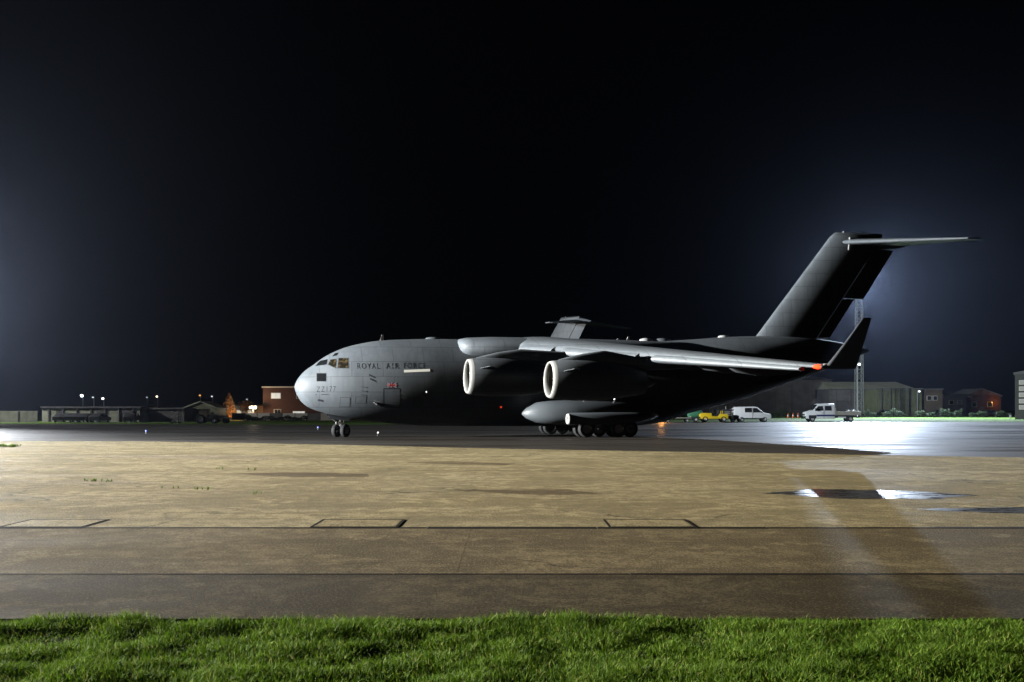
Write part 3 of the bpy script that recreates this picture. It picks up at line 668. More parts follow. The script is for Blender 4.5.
# ------------------------------------------------------------------ floodlight masts
MASTM = mat('galvanised_mast', (.42, .43, .44), .5, .4, noise=[((2, 2, 2), 3, .4, (.3, .3, .3))])
HEADM = mat('lamp_housing', (.08, .08, .085), .5)
LENS = mat('floodlight_lens', (.8, .8, .8), .3, emit=(.9, .95, 1), estr=30)
def mast(label, x, d, h, beams, wd=1.3):
    z0 = gz(d, x); t = thing('floodlight_mast', label, 'mast', (x, d, z0), 0, 'apron floodlight masts')
    C = [(-wd / 2, -wd / 2), (wd / 2, -wd / 2), (wd / 2, wd / 2), (-wd / 2, wd / 2)]
    for cx, cy in C:
        b = MB(); b.tube((cx, cy, 0), (cx * .8, cy * .8, h - .5), .085, .07, 6); b.build('mast_leg', MASTM, t)
    b = MB(); n = int(h / 1.35)
    for k in range(n):
        za, zb = (h - 1) * k / n, (h - 1) * (k + 1) / n
        for i in range(4):
            p, q = C[i], C[(i + 1) % 4]; fa, fb = 1 - .2 * za / h, 1 - .2 * zb / h
            if k % 2: p, q = q, p
            b.tube((p[0] * fa, p[1] * fa, za), (q[0] * fb, q[1] * fb, zb), .035, n=4); b.tube((p[0] * fb, p[1] * fb, zb), (q[0] * fb, q[1] * fb, zb), .03, n=4)
    b.build('lattice_bracing', MASTM, t)
    b = MB(); b.box((0, 0, h - .45), (4.6, 1.6, .1)); b.tube((-2.3, -.8, h + .1), (2.3, -.8, h + .1), .04).tube((-2.3, .8, h + .1), (2.3, .8, h + .1), .04); b.build('head_frame', MASTM, t)
    for k, (px, aim, pw, ang, colr, rad) in enumerate(beams):
        v = Vector(aim) - Vector((x, d, z0 + h)); q = v.to_track_quat('-Z', 'Y')
        m3 = q.to_matrix(); p = Vector((px, -.9 if v.y < 0 else .9, h))
        b = MB(); b.box(p - m3 @ Vector((0, 0, -.18)), (.75, .6, .32), m3); hd = b.build('floodlight', HEADM, t, 0, bevel=.04)
        b = MB(); b.box(p + m3 @ Vector((0, 0, -.01)), (.66, .5, .02), m3); b.build('floodlight_lens', LENS, t, 0)
        ld = bpy.data.lights.new('floodlight_beam', 'SPOT'); ld.energy = pw; ld.spot_size = R(ang); ld.spot_blend = 1; ld.color = colr; ld.shadow_soft_size = rad
        lo = bpy.data.objects.new('floodlight_beam', ld); col.objects.link(lo); lo.parent = t
        lo.location = p + m3 @ Vector((0, 0, -.35 - rad)); lo.rotation_mode = 'QUATERNION'; lo.rotation_quaternion = q
    return t
COOL, NEUT = (.80, .90, 1.0), (1.0, .97, .92)
mast('tall lattice floodlight mast ahead of the nose, beyond the left edge', -143, 50.5, 23, [(-.8, (8, 100, 8), P_KEY_PLANE, 62, (.84, .93, 1), .5), (.8, (5, 27, 0), P_KEY_APRON, 62, (1, .93, .80), .5)])
mast('floodlight mast behind the low sheds at the far left edge', -88.5, 168, 17.5, [(-.8, (-55, 40, 19), P_LEFT, 60, (.92, .96, 1), .5), (.8, (-66, 171, 0), 5.5e4, 130, NEUT, .4), (1.8, (10, 189, 15), 1.6e5, 30, NEUT, .4)])
mast('tall lattice floodlight mast standing behind the tail fin, beside the white truck', 67.2, 213, 27.5, [(-2.0, (96, 125, -18), P_RIGHT, 112, (.70, .82, 1), .35), (.6, (75, 260, 0), P_RIGHT_BACK, 150, NEUT, .4)])

# ------------------------------------------------------------------ background
def bx(px, d): return (px - 512) / 1100 * d          # sideways metres of a bearing at a depth
def clad(name, c, c2, rib=2.2):
    def f(t, bs):
        N = NT(t); wv = t.nodes.new('ShaderNodeTexWave'); wv.bands_direction = 'X'; wv.inputs['Scale'].default_value = rib; wv.inputs['Distortion'].default_value = .2
        t.links.new(N.tc.outputs['Object'], wv.inputs[0])
        k = N.mix(N.ramp(N.noise((.5, .5, .8), 5, .6), .4, .65), c, c2)
        k = N.mix(N.math('MULTIPLY', N.ramp(N.noise((1.5, 1.5, .25), 4), .5, .7), .5), k, tuple(v * .55 for v in c))
        t.links.new(k, bs.inputs['Base Color']); bs.inputs['Roughness'].default_value = .6
        N.bump(wv.outputs['Fac'], .6, .05, bs)
    return ground_shader(name, f)
C_PALE = clad('pale_cladding', (.30, .32, .24), (.22, .24, .17)); C_GREEN = clad('green_cladding', (.12, .14, .07), (.085, .10, .05))
C_GREY = clad('grey_cladding', (.125, .125, .122), (.09, .09, .088)); C_DARK = clad('dark_cladding', (.085, .085, .088), (.06, .06, .065))
C_ROOF = clad('roof_sheeting', (.10, .10, .10), (.07, .07, .07)); C_BROWN = clad('brown_cladding', (.10, .075, .05), (.07, .05, .035))
CREAM = mat('cream_render', (.42, .38, .30), .8, noise=[((1, 1, 1), 4, .4, (.3, .27, .2))])
def brickm(t, bs):
    N = NT(t); br = t.nodes.new('ShaderNodeTexBrick'); br.inputs['Scale'].default_value = 4.5
    mp = t.nodes.new('ShaderNodeMapping'); mp.inputs['Rotation'].default_value = (R(90), 0, 0); t.links.new(N.tc.outputs['Object'], mp.inputs[0]); t.links.new(mp.outputs[0], br.inputs[0])
    br.inputs['Color1'].default_value = (.085, .028, .016, 1); br.inputs['Color2'].default_value = (.06, .02, .012, 1); br.inputs['Mortar'].default_value = (.07, .055, .045, 1)
    t.links.new(N.mix(N.math('MULTIPLY', N.ramp(N.noise((.6, .6, .6), 4), .45, .7), .5), br.outputs[0], (.05, .018, .011)), bs.inputs['Base Color']); bs.inputs['Roughness'].default_value = .85
BRICK = ground_shader('brickwork', brickm)
FASC = mat('white_fascia', (.62, .60, .55), .6, noise=[((1, 1, 1), 3, .3, (.5, .48, .44))])
PANE = mat('dark_pane', (.02, .022, .025), .1, spec=.8)
PANEL = mat('lit_pane', (.3, .3, .25), .3, emit=(1, .9, .68), estr=.55)
PANED = mat('dim_lit_pane', (.3, .3, .25), .3, emit=(.9, .95, .8), estr=.09)
def building(name, label, cat, x0, x1, d0, d1, h, wall, roof, roof_kind='flat', rise=0, wins=(), doors=(), posts=0, base=None, group=None, lit=PANEL):
    zb = gz((d0 + d1) / 2, (x0 + x1) / 2) - .05 if base is None else base
    wd, dp = x1 - x0, d1 - d0; t = thing(name, label, cat, ((x0 + x1) / 2, (d0 + d1) / 2, zb), 0, group)
    b = MB(); b.box((0, 0, h / 2), (wd, dp, h)); b.build('wall', wall, t, 0)
    b = MB(); e = .25
    if roof_kind == 'flat': b.box((0, 0, h + .12), (wd + .4, dp + .4, .24))
    elif roof_kind == 'ridge':      # ridge along X, hipped ends by half the rise
        b.loft([[(-wd / 2 - e, -dp / 2 - e, h), (-wd / 2 - e, dp / 2 + e, h), (-wd / 2 + rise * .5, 0, h + rise)], [(wd / 2 + e, -dp / 2 - e, h), (wd / 2 + e, dp / 2 + e, h), (wd / 2 - rise * .8, 0, h + rise)]])
    elif roof_kind == 'gable':      # gable faces the apron
        b.loft([[(-wd / 2 - e, y, h - .05), (0, y, h + rise), (wd / 2 + e, y, h - .05), (wd / 2 + e, y, h + .15), (0, y, h + rise + .2), (-wd / 2 - e, y, h + .15)] for y in (-dp / 2 - e, dp / 2 + e)])
        g = MB(); g.prism([(-wd / 2, h), (wd / 2, h), (0, h + rise)], 1, -dp / 2, dp / 2); g.build('gable_wall', wall, t, 0)
    elif roof_kind == 'mono':
        b.prism([(-wd / 2 - e, h), (wd / 2 + e, h), (wd / 2 + e, h + rise), (-wd / 2 - e, h + .2)], 1, -dp / 2 - e, dp / 2 + e)
    b.build('roof', roof, t, 0)
    for (wx, wz, ww, wh, on) in wins:
        b = MB(); b.box((wx, -dp / 2 - .03, wz), (ww + .16, .08, wh + .16)); f = b.build('window', FASC, t, 0)
        nb = max(1, round(ww / .7))
        for k in range(nb):
            b = MB(); b.box((wx - ww / 2 + ww * (k + .5) / nb, -dp / 2 - .08, wz), (ww / nb - .06, .03, wh)); b.build('pane', lit if on else PANE, f, 0)
    for (wx, ww, wh) in doors:
        b = MB(); b.box((wx, -dp / 2 - .04, wh / 2), (ww, .08, wh)); b.build('door', C_DARK, t, 0)
    for k in range(posts):
        b = MB(); b.box((-wd / 2 + wd * (k + .5) / posts, -dp / 2 - .07, h / 2), (.16, .14, h)); b.build('pilaster', C_ROOF, t, 0)
    return t

# --- left side
D = 172
t = thing('boundary_wall', 'pale low panelled wall at the far left edge of the grass', 'wall', (bx(20, D), D, -.02))
for k in range(-4, 1):
    b = MB(); b.box((k * 3.05 + 1.3, 0, .9), (2.9, .14, 1.8)); b.build('panel', C_PALE, t, 0, bevel=.02)
    b = MB(); b.box((k * 3.05 - .22, 0, .95), (.15, .24, 1.9)); b.build('post', C_ROOF, t, 0)
building('storage_shed', 'long low pale green shed behind the row of dark parked cars', 'shed', bx(42, 176), bx(140, 176), 176, 184, 2.3, C_PALE, C_ROOF, 'flat', posts=7, doors=((-5, 1.2, 1.9), (1.5, 1.2, 1.9), (5.8, 1.4, 1.9)))
building('storage_shed', 'dark low shed between the pale shed and the gabled hut', 'shed', -59.2, bx(184, 179), 179, 186, 2.1, C_DARK, C_ROOF, 'flat')
building('gabled_hut', 'small green gabled hut behind the tow tractor', 'hut', bx(184, 184), bx(217, 184), 184, 190, 2.2, C_GREEN, C_PALE, 'gable', 1.1, doors=((0, 1.6, 2),))
building('low_outbuilding', 'low cream outbuilding under the bright lamp, beside the brick block', 'outbuilding', bx(230, 211), bx(264, 211), 211, 217, 2.7, CREAM, C_ROOF, 'flat', wins=((-1.6, 1.5, 1, .7, 1), (.8, 1.5, 1.2, .7, 1)))
building('brick_block', 'two-storey red brick block with pale fascia behind the aircraft nose', 'building', bx(263, 206), bx(352, 206), 206, 216, 6.1, BRICK, FASC, 'flat', wins=((-5.9, 4.6, 1.7, .95, 1), (-1.4, 4.6, 1.2, 1.0, 0), (-1.6, 1.4, 2.2, .5, 1), (-5.6, 1.5, 1.2, 1, 0), (3.5, 4.6, 1.2, 1, 0)), doors=((5, 1.1, 2.1),), lit=mat('cool_lit_pane', (.3, .3, .25), .3, emit=(.95, .95, .9), estr=.6))
t = thing('panel_fence', 'grey panel fence in front of the brick block', 'fence', (bx(232, 192), 192, -.02))
for k in range(8):
    b = MB(); b.box((k * 2.2 + 1.1, 0, .75), (2.1, .06, 1.25)); b.build('fence_panel', FASC if k % 3 else C_GREY, t, 0)
    b = MB(); b.box((k * 2.2, 0, .75), (.09, .12, 1.5)); b.build('post', C_ROOF, t, 0)

LEAF = []
for nm, c0, c1 in (('leaf_dark', (.02, .045, .012), (.05, .085, .02)), ('leaf_autumn', (.11, .06, .018), (.16, .09, .025))):
    def lf(t, bs, c0=c0, c1=c1):
        g = t.nodes.new('ShaderNodeNewGeometry'); N = NT(t); t.links.new(N.mix(g.outputs['Random Per Island'], c0, c1), bs.inputs['Base Color']); bs.inputs['Roughness'].default_value = .7
    LEAF.append(ground_shader(nm, lf))
BARK = mat('bark', (.06, .045, .03), .9, noise=[((6, 6, 1), 4, .5, (.03, .025, .02))])
def leaves(name, m, parent, n, fn, size):
    b = MB()
    for k in range(n):
        p = Vector(fn()); u = Vector((random.gauss(0, 1), random.gauss(0, 1), random.gauss(0, 1))).normalized(); v = u.orthogonal().normalized(); s = size * random.uniform(.5, 1.3)
        b.poly([p - u * s, p + v * s * .5, p + u * s, p - v * s * .5])
    return b.build(name, m, parent, 0, recalc=False)
def cone_pt(h, r):
    z = random.random() ** 1.4; q = (1 - z) ** .75 * r * random.uniform(.55, 1.08) * (.94 + .06 * math.sin(25 * z)); a = random.uniform(0, 2 * math.pi)
    return (q * math.cos(a), q * math.sin(a), .5 + z * (h - .4))
t = thing('conical_tree', 'small conical tree glowing orange in lamplight, left of the brick block', 'tree', (bx(229, 204), 204, 0))
b = MB(); b.tube((0, 0, 0), (0, 0, 2.4), .14, .06, 8).tube((0, 0, 1.2), (.5, .2, 2.0), .05, .02, 5).tube((0, 0, 1.0), (-.5, -.1, 1.8), .05, .02, 5).tube((0, 0, 2.2), (0, 0, 4.2), .06, .02, 6); b.build('trunk', BARK, t)
leaves('crown', LEAF[1], t, 3000, lambda: cone_pt(4.9, 1.75), .15)
t = thing('round_tree', 'dim bushy tree between the orange tree and the bright lamp', 'tree', (bx(246, 209), 209, 0))
b = MB(); b.tube((0, 0, 0), (0, 0, 2.2), .12, .07, 8).tube((0, 0, 1.6), (.6, 0, 2.5), .05, .02, 5).tube((0, 0, 1.6), (-.5, .2, 2.6), .05, .02, 5); b.build('trunk', BARK, t)
def ball(r, c, squash=1.):
    while True:
        p = Vector((random.uniform(-1, 1), random.uniform(-1, 1), random.uniform(-1, 1)))
        if .25 < p.length < 1: return (c[0] + p.x * r, c[1] + p.y * r, c[2] + p.z * r * squash)
leaves('crown', LEAF[1], t, 900, lambda: ball(1.1, random.choice(((0, 0, 2.8), (.6, 0, 2.5), (-.6, .1, 2.6)))), .13)
def hedge(label, x, d, ln, h, n, group='hedges and bushes', name='hedge'):
    t = thing(name, label, name, (x, d, gz(d, x) - .03), 0, group)
    b = MB()
    for k in range(int(ln / .7) + 1): b.tube((-ln / 2 + k * .7, 0, 0), (-ln / 2 + k * .7 + random.uniform(-.1, .1), 0, h * .6), .04, .015, 5)
    b.build('stems', BARK, t)['kind'] = 'stuff'
    ph = random.uniform(0, 6)
    def f():
        x = random.uniform(-ln / 2, ln / 2); top = h * (.75 + .2 * math.sin(x * 1.9 + ph) + .1 * math.sin(x * 4.7 + ph)); 
        return (x, random.uniform(-.45, .45), .1 + random.random() ** .7 * top)
    leaves('foliage', LEAF[0], t, n, f, .13)
hedge('clipped dark hedge in front of the grey panel fence', bx(275, 188), 188, 11, .9, 2600)

def pt_light(name, parent, loc, pw, colr, r=.15):
    ld = bpy.data.lights.new(name, 'POINT'); ld.energy = pw; ld.color = colr; ld.shadow_soft_size = r
    o = bpy.data.objects.new(name, ld); col.objects.link(o); o.location = loc; o.parent = parent
WARM, SOD, BLUW = (1, .82, .55), (1, .42, .09), (.85, .92, 1)
def lamp_mat(colr, e): return mat('lamp_%d_%d' % (int(colr[2] * 100), int(e * 10)), (.5, .5, .5), .4, emit=colr, estr=e)
def street_lamp(label, px, py, d, colr, e, size, pw=0, group='lamps in the distance'):
    x = bx(px, d); z = CAM_H + (408 - py) * d / 1100; zb = gz(d, x); t = thing('street_lamp', label, 'lamp', (x, d, zb), 0, group)
    h = z - zb
    b = MB(); b.tube((0, .7, 0), (0, .7, h + .1), .09, .06, 8).tube((0, .7, h + .1), (0, 0, h + .22), .05, .04, 6); b.build('pole', MASTM, t)
    b = MB(); b.loft([[(-w_, y, h + zz), (w_, y, h + zz), (w_ * .7, y, h + zz + .18), (-w_ * .7, y, h + zz + .18)] for y, w_, zz in ((-.55, .12, .08), (-.2, .22, .1), (.3, .16, .1))]); b.build('lamp_head', HEADM, t, 0)
    b = MB(); b.lathe([(0, .01), (.06, size * .7), (size * .7, size), (size * 1.3, size * .7), (size * 1.6, .01)], (0, -.15, h + .1), (0, 0, -1), 12); b.build('lamp_glass', lamp_mat(colr, e), t)
    if pw: pt_light('lamp_light', t, (0, -.15, h - size * 2 - .15), pw, colr)
for k, (px, py, c, e, sz, lb) in enumerate([(82, 395, BLUW, 14, .42, 'brightest white lamp on a pole above the long pale shed'), (93, 397, BLUW, 1.2, .28, 'faint lamp just right of the brightest one above the pale shed'), (103, 398, (1, .97, .9), 6, .36, 'white lamp third from left above the long pale shed'),
        (147, 397, BLUW, .5, .28, 'faint lamp above the dark low shed'), (157, 396, (1, .85, .6), 3, .34, 'warm white lamp above the dark low shed'), (200, 395, SOD, 1.2, .3, 'orange lamp above the green gabled hut'),
        (212, 396, BLUW, 1.0, .28, 'small white lamp left of the orange tree'), (247, 399, BLUW, .45, .3, 'faint lamp above the bright wall lamp')]):
    street_lamp(lb, px, py, 330, c, e, sz)
street_lamp('small white lamp above the dark low roofs on the right', 919, 391, 216, BLUW, 3, .22)
street_lamp('white lamp on a slim pole seen just below the winglet tip', 859, 364, 190, BLUW, 8, .22)
x, d = bx(253, 204), 204
t = thing('yard_lamp', 'bright warm yard lamp between the orange tree and brick block', 'lamp', (x, d, 0))
b = MB(); b.tube((0, 0, 0), (0, 0, 2.1), .06, .05, 8); b.build('pole', MASTM, t)
b = MB(); b.box((0, .08, 2.35), (1.5, .12, .55)); b.build('housing', HEADM, t, 0, bevel=.03)
b = MB(); b.box((0, -.02, 2.35), (1.35, .06, .42)); b.build('lamp_glass', lamp_mat((1, .86, .62), 5), t, 0)
pt_light('lamp_light', t, (0, -.6, 2.3), 900, WARM, .3)
t = thing('sodium_lamp', 'low sodium lamp at the foot of the orange tree', 'lamp', (bx(234, 202), 202, 0))
b = MB(); b.tube((0, 0, 0), (0, 0, .9), .06, .05, 8); b.build('pole', MASTM, t)
b = MB(); b.lathe([(0, .12), (.12, .16), (.25, .1), (.3, .01)], (0, 0, .9), (0, 0, 1), 12); b.build('lamp_glass', lamp_mat(SOD, 6), t)
pt_light('lamp_light', t, (.2, -1.2, 1.3), 950, SOD)

# --- right side
building('hangar', 'big dark grey hangar behind the rear fuselage', 'hangar', bx(640, 246), bx(832, 246), 246, 285, 8.2, C_GREY, C_ROOF, 'ridge', 1.6, doors=((-12, 9, 5.5), (4, 9, 5.5)), posts=12)
building('workshop', 'pale grey pitched-roof workshop behind the lattice mast', 'workshop', bx(829, 236), bx(915, 236), 236, 252, 5.9, C_GREY, C_PALE, 'ridge', 1.7, doors=((-6, 3, 3.4), (4.5, 3, 3.4)), posts=6)
building('store', 'green clad flat-roofed store right of the lattice mast', 'store', bx(877, 222), bx(922, 222), 222, 232, 5.6, C_GREEN, C_ROOF, 'flat', posts=5)
building('annex', 'brown annex built against the green store', 'annex', bx(922.6, 222), bx(943, 222), 222.4, 231.6, 5.5, C_BROWN, C_ROOF, 'flat', wins=((-.6, 3.8, .8, .8, 0), (.6, 3.8, .8, .8, 0)))
building('low_block', 'dark low block right of the brown annex', 'building', bx(944, 238), bx(966, 238), 238, 246, 4.6, C_DARK, C_ROOF, 'flat', wins=((-.8, 3, .9, .8, 0), (1, 3, .9, .8, 0)))
t = building('gabled_house', 'gabled brick house lit orange, right of the dark low block', 'house', bx(964, 240), bx(1001, 240), 240, 250, 4.4, BRICK, C_ROOF, 'gable', 1.5, wins=((-1.8, 2.6, 1, 1, 0), (1.6, 2.6, 1, 1, 0)), doors=((0, 1.1, 2.1),))
pt_light('porch_light', t, (2.6, -6.2, 3.0), 70, SOD)
tb = building('tower_block', 'tall dark green building at the right edge with a column of dim windows', 'building', bx(1015, 168), bx(1090, 168), 168, 178, 7.0, clad('dark_green_cladding', (.030, .034, .020), (.022, .025, .015)), C_ROOF, 'mono', 2.6, wins=[(-4.7, 1.9 + .95 * k, .8, .5, 1) for k in range(5)], lit=PANED)
tb.rotation_euler = (0, 0, R(-26)); hw_ = (bx(1090, 168) - bx(1015, 168)) / 2
cr_ = Matrix.Rotation(R(-26), 3, 'Z') @ Vector((-hw_, -5, 0)); tb.location = (bx(1015, 168) - cr_.x, 168 - cr_.y, tb.location.z)
for k, (px, ln, h, lb) in enumerate([(868, 3.2, 1.4, 'dark bush at the foot of the lattice mast'), (893, 4, 1.6, 'dark bush in front of the green store'), (925, 3.5, 1.3, 'dark bush in front of the brown annex'), (951, 4, 1.7, 'dark bush in front of the dark low block'), (978, 3.2, 1.2, 'dark bush in front of the gabled house'), (1003, 3, 1.2, 'dark bush left of the tall dark green building'), (781, 4.5, 1.5, 'dark bush in front of the hangar, left of the white truck')]):
    hedge(lb, bx(px, 205), 205, ln, h, 900, name='bush')

# --- vehicles
VWHITE = mat('vehicle_white', (.72, .73, .74), .3, noise=[((1.5, 1.5, 1.5), 4, .25, (.55, .55, .54))], coat=.3)
VYEL = mat('vehicle_yellow', (.70, .50, .02), .4, noise=[((2, 2, 2), 4, .35, (.45, .32, .03))])
VGRN = mat('tank_green', (.05, .20, .12), .45, noise=[((2, 2, 2), 3, .3, (.03, .13, .08))])
VDRK = mat('vehicle_dark', (.03, .032, .036), .35, noise=[((2, 2, 2), 3, .3, (.05, .05, .05))], coat=.3)
VBLU = mat('vehicle_navy_stripe', (.03, .04, .13), .4, noise=[((2, 2, 2), 3, .3, (.02, .03, .09))])
VGRY = mat('alloy_board', (.36, .34, .29), .5, .2, noise=[((2, 2, 2), 3, .4, (.25, .24, .2))])
LAMPC = mat('headlamp_glass', (.75, .77, .8), .1, spec=.9)
REDC = mat('tail_lamp_glass', (.12, .01, .01), .3); ORNG = mat('cone_orange', (.75, .16, .03), .6, noise=[((3, 3, 3), 2, .3, (.55, .12, .03))])
def vwheel(t, x, y, r=.34, wd=.24):
    sg = 1 if y > 0 else -1; ax = (0, sg, 0); o = (x, y - sg * wd / 2, r)
    b = MB(); b.lathe([(0, r * .6), (0, r * .9), (wd * .2, r), (wd * .8, r), (wd, r * .9), (wd, r * .62), (wd * .8, r * .6)], o, ax, 18); w_ = b.build('wheel', TYRE, t)
    b = MB(); b.lathe([(wd * .7, .01), (wd * .9, r * .15), (wd * .75, r * .3), (wd * .92, r * .58), (wd * .7, r * .62), (wd * .1, r * .6)], o, ax, 16); b.build('rim', RIM, w_)
def vehicle(name, label, cat, x, d, rz, group=None): return thing(name, label, cat, (x, d, gz(d, x) + .004), rz, group)
def cabin(t, prof, hw, m, name='body', taper=.1, z_t=1.2, bevel=.05):
    b = MB(); b.prism(prof, 1, -hw, hw)
    for v in b.bm.verts:
        if v.co.z > z_t: v.co.y *= 1 - taper * (v.co.z - z_t)
    return b.build(name, m, t, 30, bevel=bevel)
def side_glass(t, name, quad, hw, m, taper=.1, z_t=1.2):
    for sg in (1, -1):
        b = MB(); b.prism(quad, 1, sg * hw - .012, sg * hw + .012)
        for v in b.bm.verts:
            if v.co.z > z_t: v.co.y *= 1 - taper * (v.co.z - z_t)
        b.build(name, m, t, 0)
def plate(t, name, x, y, z, dx, dy, dz, m, bevel=.01): b = MB(); b.box((x, y, z), (dx, dy, dz)); return b.build(name, m, t, 0, bevel=bevel)
# crew-cab dropside truck, +x is forward
D = 141
t = vehicle('dropside_truck', 'white crew-cab truck with open dropside bed beside the lattice mast', 'truck', bx(830, D), D, math.pi)
cabin(t, [(3.35, .42), (3.38, .95), (3.22, 1.22), (2.45, 1.42), (1.78, 2.22), (1.5, 2.30), (-.28, 2.30), (-.36, 2.2), (-.36, .38), (2.9, .38)], .98, VWHITE)
side_glass(t, 'side_window', [(2.20, 1.42), (1.78, 1.98), (1.18, 2.02), (1.18, 1.42)], .985, PANE); side_glass(t, 'side_window', [(.92, 1.42), (.92, 2.02), (.12, 2.02), (.12, 1.42)], .985, PANE)
b = MB(); b.loft([[(2.42 + .02, y, 1.47), (1.83 + .03, y * .92, 2.17), (1.80, y * .92, 2.19), (2.40, y, 1.46)] for y in (-.85, .85)]); b.build('windscreen', PANE, t, 0)
for sg in (1, -1):
    plate(t, 'stripe', .85, sg * .995, .80, 2.3, .02, .22, VBLU, 0); plate(t, 'door_seam', 1.06, sg * .99, 1.3, .03, .02, 1.7, VDRK, 0)
    plate(t, 'headlight', 3.28, sg * .78, .98, .18, .34, .24, LAMPC, .03); plate(t, 'mirror', 2.15, sg * 1.13, 1.55, .12, .22, .34, VDRK, .03)
    plate(t, 'door_handle', 1.28, sg * 1.0, 1.12, .2, .03, .05, VDRK, 0)
    plate(t, 'dropside_board', -2.0, sg * 1.02, 1.08, 3.2, .05, .46, VGRY); plate(t, 'tail_lamp', -3.62, sg * .8, .62, .06, .3, .14, REDC, 0)
    plate(t, 'underrun_guard', -1.25, sg * .95, .55, 1.0, .05, .18, VWHITE); plate(t, 'wheel_arch', 2.5, sg * .985, .62, .95, .03, .42, VDRK)
    for k in range(4): plate(t, 'board_post', -.5 - k * 1.03, sg * 1.05, 1.08, .07, .05, .52, VGRY)
plate(t, 'tailboard', -3.6, 0, 1.08, .05, 2.0, .46, VGRY); plate(t, 'headboard', -.45, 0, 1.3, .06, 2.0, .9, VGRY); plate(t, 'bed_floor', -2.0, 0, .84, 3.2, 2.0, .08, VDRK)
plate(t, 'chassis', -1.5, 0, .62, 4.4, .8, .2, VDRK); plate(t, 'bumper', 3.36, 0, .55, .16, 1.9, .34, VDRK, .04); plate(t, 'grille', 3.40, 0, .9, .06, 1.0, .2, VDRK)
b = MB(); b.tube((1.2, .3, 2.28), (1.15, .3, 2.75), .012, .008, 5); b.build('aerial', VDRK, t)
for x in (2.5, -2.35):
    for y in (.86, -.86): vwheel(t, x, y, .36)
for k, (x, c) in enumerate(((-2.3, 'white box in the bed of the dropside truck, nearer the cab'), (-3.0, 'white box in the bed of the dropside truck, at its tail'))):
    b = MB(); b.box((0, 0, .28), (.42, .5, .56)); b.box((0, 0, .58), (.46, .54, .05)); o = b.build('cargo_box', VWHITE, None, 0, bevel=.02); o.location = (bx(830, D) - x, D, gz(D) + .004 + .885); tag(o, c, 'box', 'boxes in the truck bed')
# white van facing right
D = 140
t = vehicle('van', 'white van facing right behind the yellow tow tractor', 'van', bx(750, D), D - .8, 0)
cabin(t, [(2.30, .36), (2.34, .80), (2.2, 1.0), (1.35, 1.18), (.62, 1.86), (.3, 1.93), (-2.1, 1.90), (-2.3, 1.7), (-2.34, .4)], .88, VWHITE, z_t=1.1)
side_glass(t, 'side_window', [(1.12, 1.18), (.52, 1.74), (.05, 1.76), (.05, 1.18)], .885, PANE, z_t=1.1); side_glass(t, 'side_window', [(-.12, 1.2), (-.12, 1.76), (-1.0, 1.76), (-1.0, 1.2)], .885, PANE, z_t=1.1)
b = MB(); b.loft([[(1.33, y, 1.23), (.69, y * .9, 1.83), (.66, y * .9, 1.84), (1.31, y, 1.22)] for y in (-.76, .76)]); b.build('windscreen', PANE, t, 0)
for sg in (1, -1):
    plate(t, 'headlight', 2.22, sg * .66, .86, .2, .32, .2, LAMPC, .03); plate(t, 'mirror', 1.05, sg * .98, 1.25, .1, .18, .2, VDRK, .02); plate(t, 'door_seam', -.03, sg * .885, 1.1, .03, .02, 1.3, VDRK, 0); plate(t, 'sill', 0, sg * .885, .42, 3.0, .02, .16, VDRK, 0)
plate(t, 'bumper', 2.33, 0, .5, .1, 1.7, .26, VDRK, .03)
for x in (1.5, -1.4):
    for y in (.76, -.76): vwheel(t, x, y, .33)
# yellow tow tractor
t = vehicle('tow_tractor', 'low yellow aircraft tow tractor left of the white van', 'tractor', bx(711, D), D - 1.6, math.pi)
cabin(t, [(1.75, .4), (1.78, .95), (1.5, 1.12), (.35, 1.12), (.3, .72), (-.5, .70), (-.6, 1.0), (-1.7, 1.0), (-1.75, .4)], .85, VYEL, z_t=3)
b = MB()
for x in (.3, -.55):
    for y in (-.7, .7): b.tube((x, y, .75), (x - .05, y, 1.75), .03, n=6)
b.build('cab_frame', VDRK, t); plate(t, 'cab_roof', -.15, 0, 1.78, 1.1, 1.6, .06, VDRK); plate(t, 'seat', -.35, 0, .9, .4, 1.1, .3, VDRK, .05); plate(t, 'seat_back', -.55, 0, 1.2, .12, 1.1, .5, VDRK, .04)
plate(t, 'bumper', 1.82, 0, .55, .1, 1.7, .2, VDRK); plate(t, 'tow_hitch', -1.85, 0, .5, .25, .2, .2, VDRK)
b = MB(); b.tube((.25, .3, .9), (.05, .3, 1.15), .02, n=6); b.lathe([(0, .17), (.03, .19), (.05, .17)], (.05, .3, 1.15), (-.6, 0, .8), 14); b.build('steering_wheel', VDRK, t)
for x in (1.15, -1.15):
    for y in (.74, -.74): vwheel(t, x, y, .36, .26)
# ground power cart, dark with yellow ends
t = vehicle('power_cart', 'dark ground power cart with yellow corner posts beside the van', 'cart', bx(730, D), D + 1.2, 0)
plate(t, 'housing', 0, 0, 1.0, 1.5, 1.2, 1.15, VDRK, .05); plate(t, 'chassis', 0, 0, .38, 1.8, 1.2, .12, VDRK)
for x in (-.85, .85):
    for y in (-.6, .6): plate(t, 'corner_post', x, y, .85, .10, .10, 1.05, VYEL)
for k in range(3): plate(t, 'louvre', 0, -.615, .8 + .22 * k, 1.2, .03, .1, VGRY, 0)
b = MB(); b.tube((-.3, 0, 1.55), (-.3, 0, 1.95), .06).tube((.2, -.2, 1.55), (.6, -.5, 1.75), .05); b.build('exhaust', STEEL, t)
for x in (-.6, .6):
    for y in (.5, -.5): vwheel(t, x, y, .25, .16)
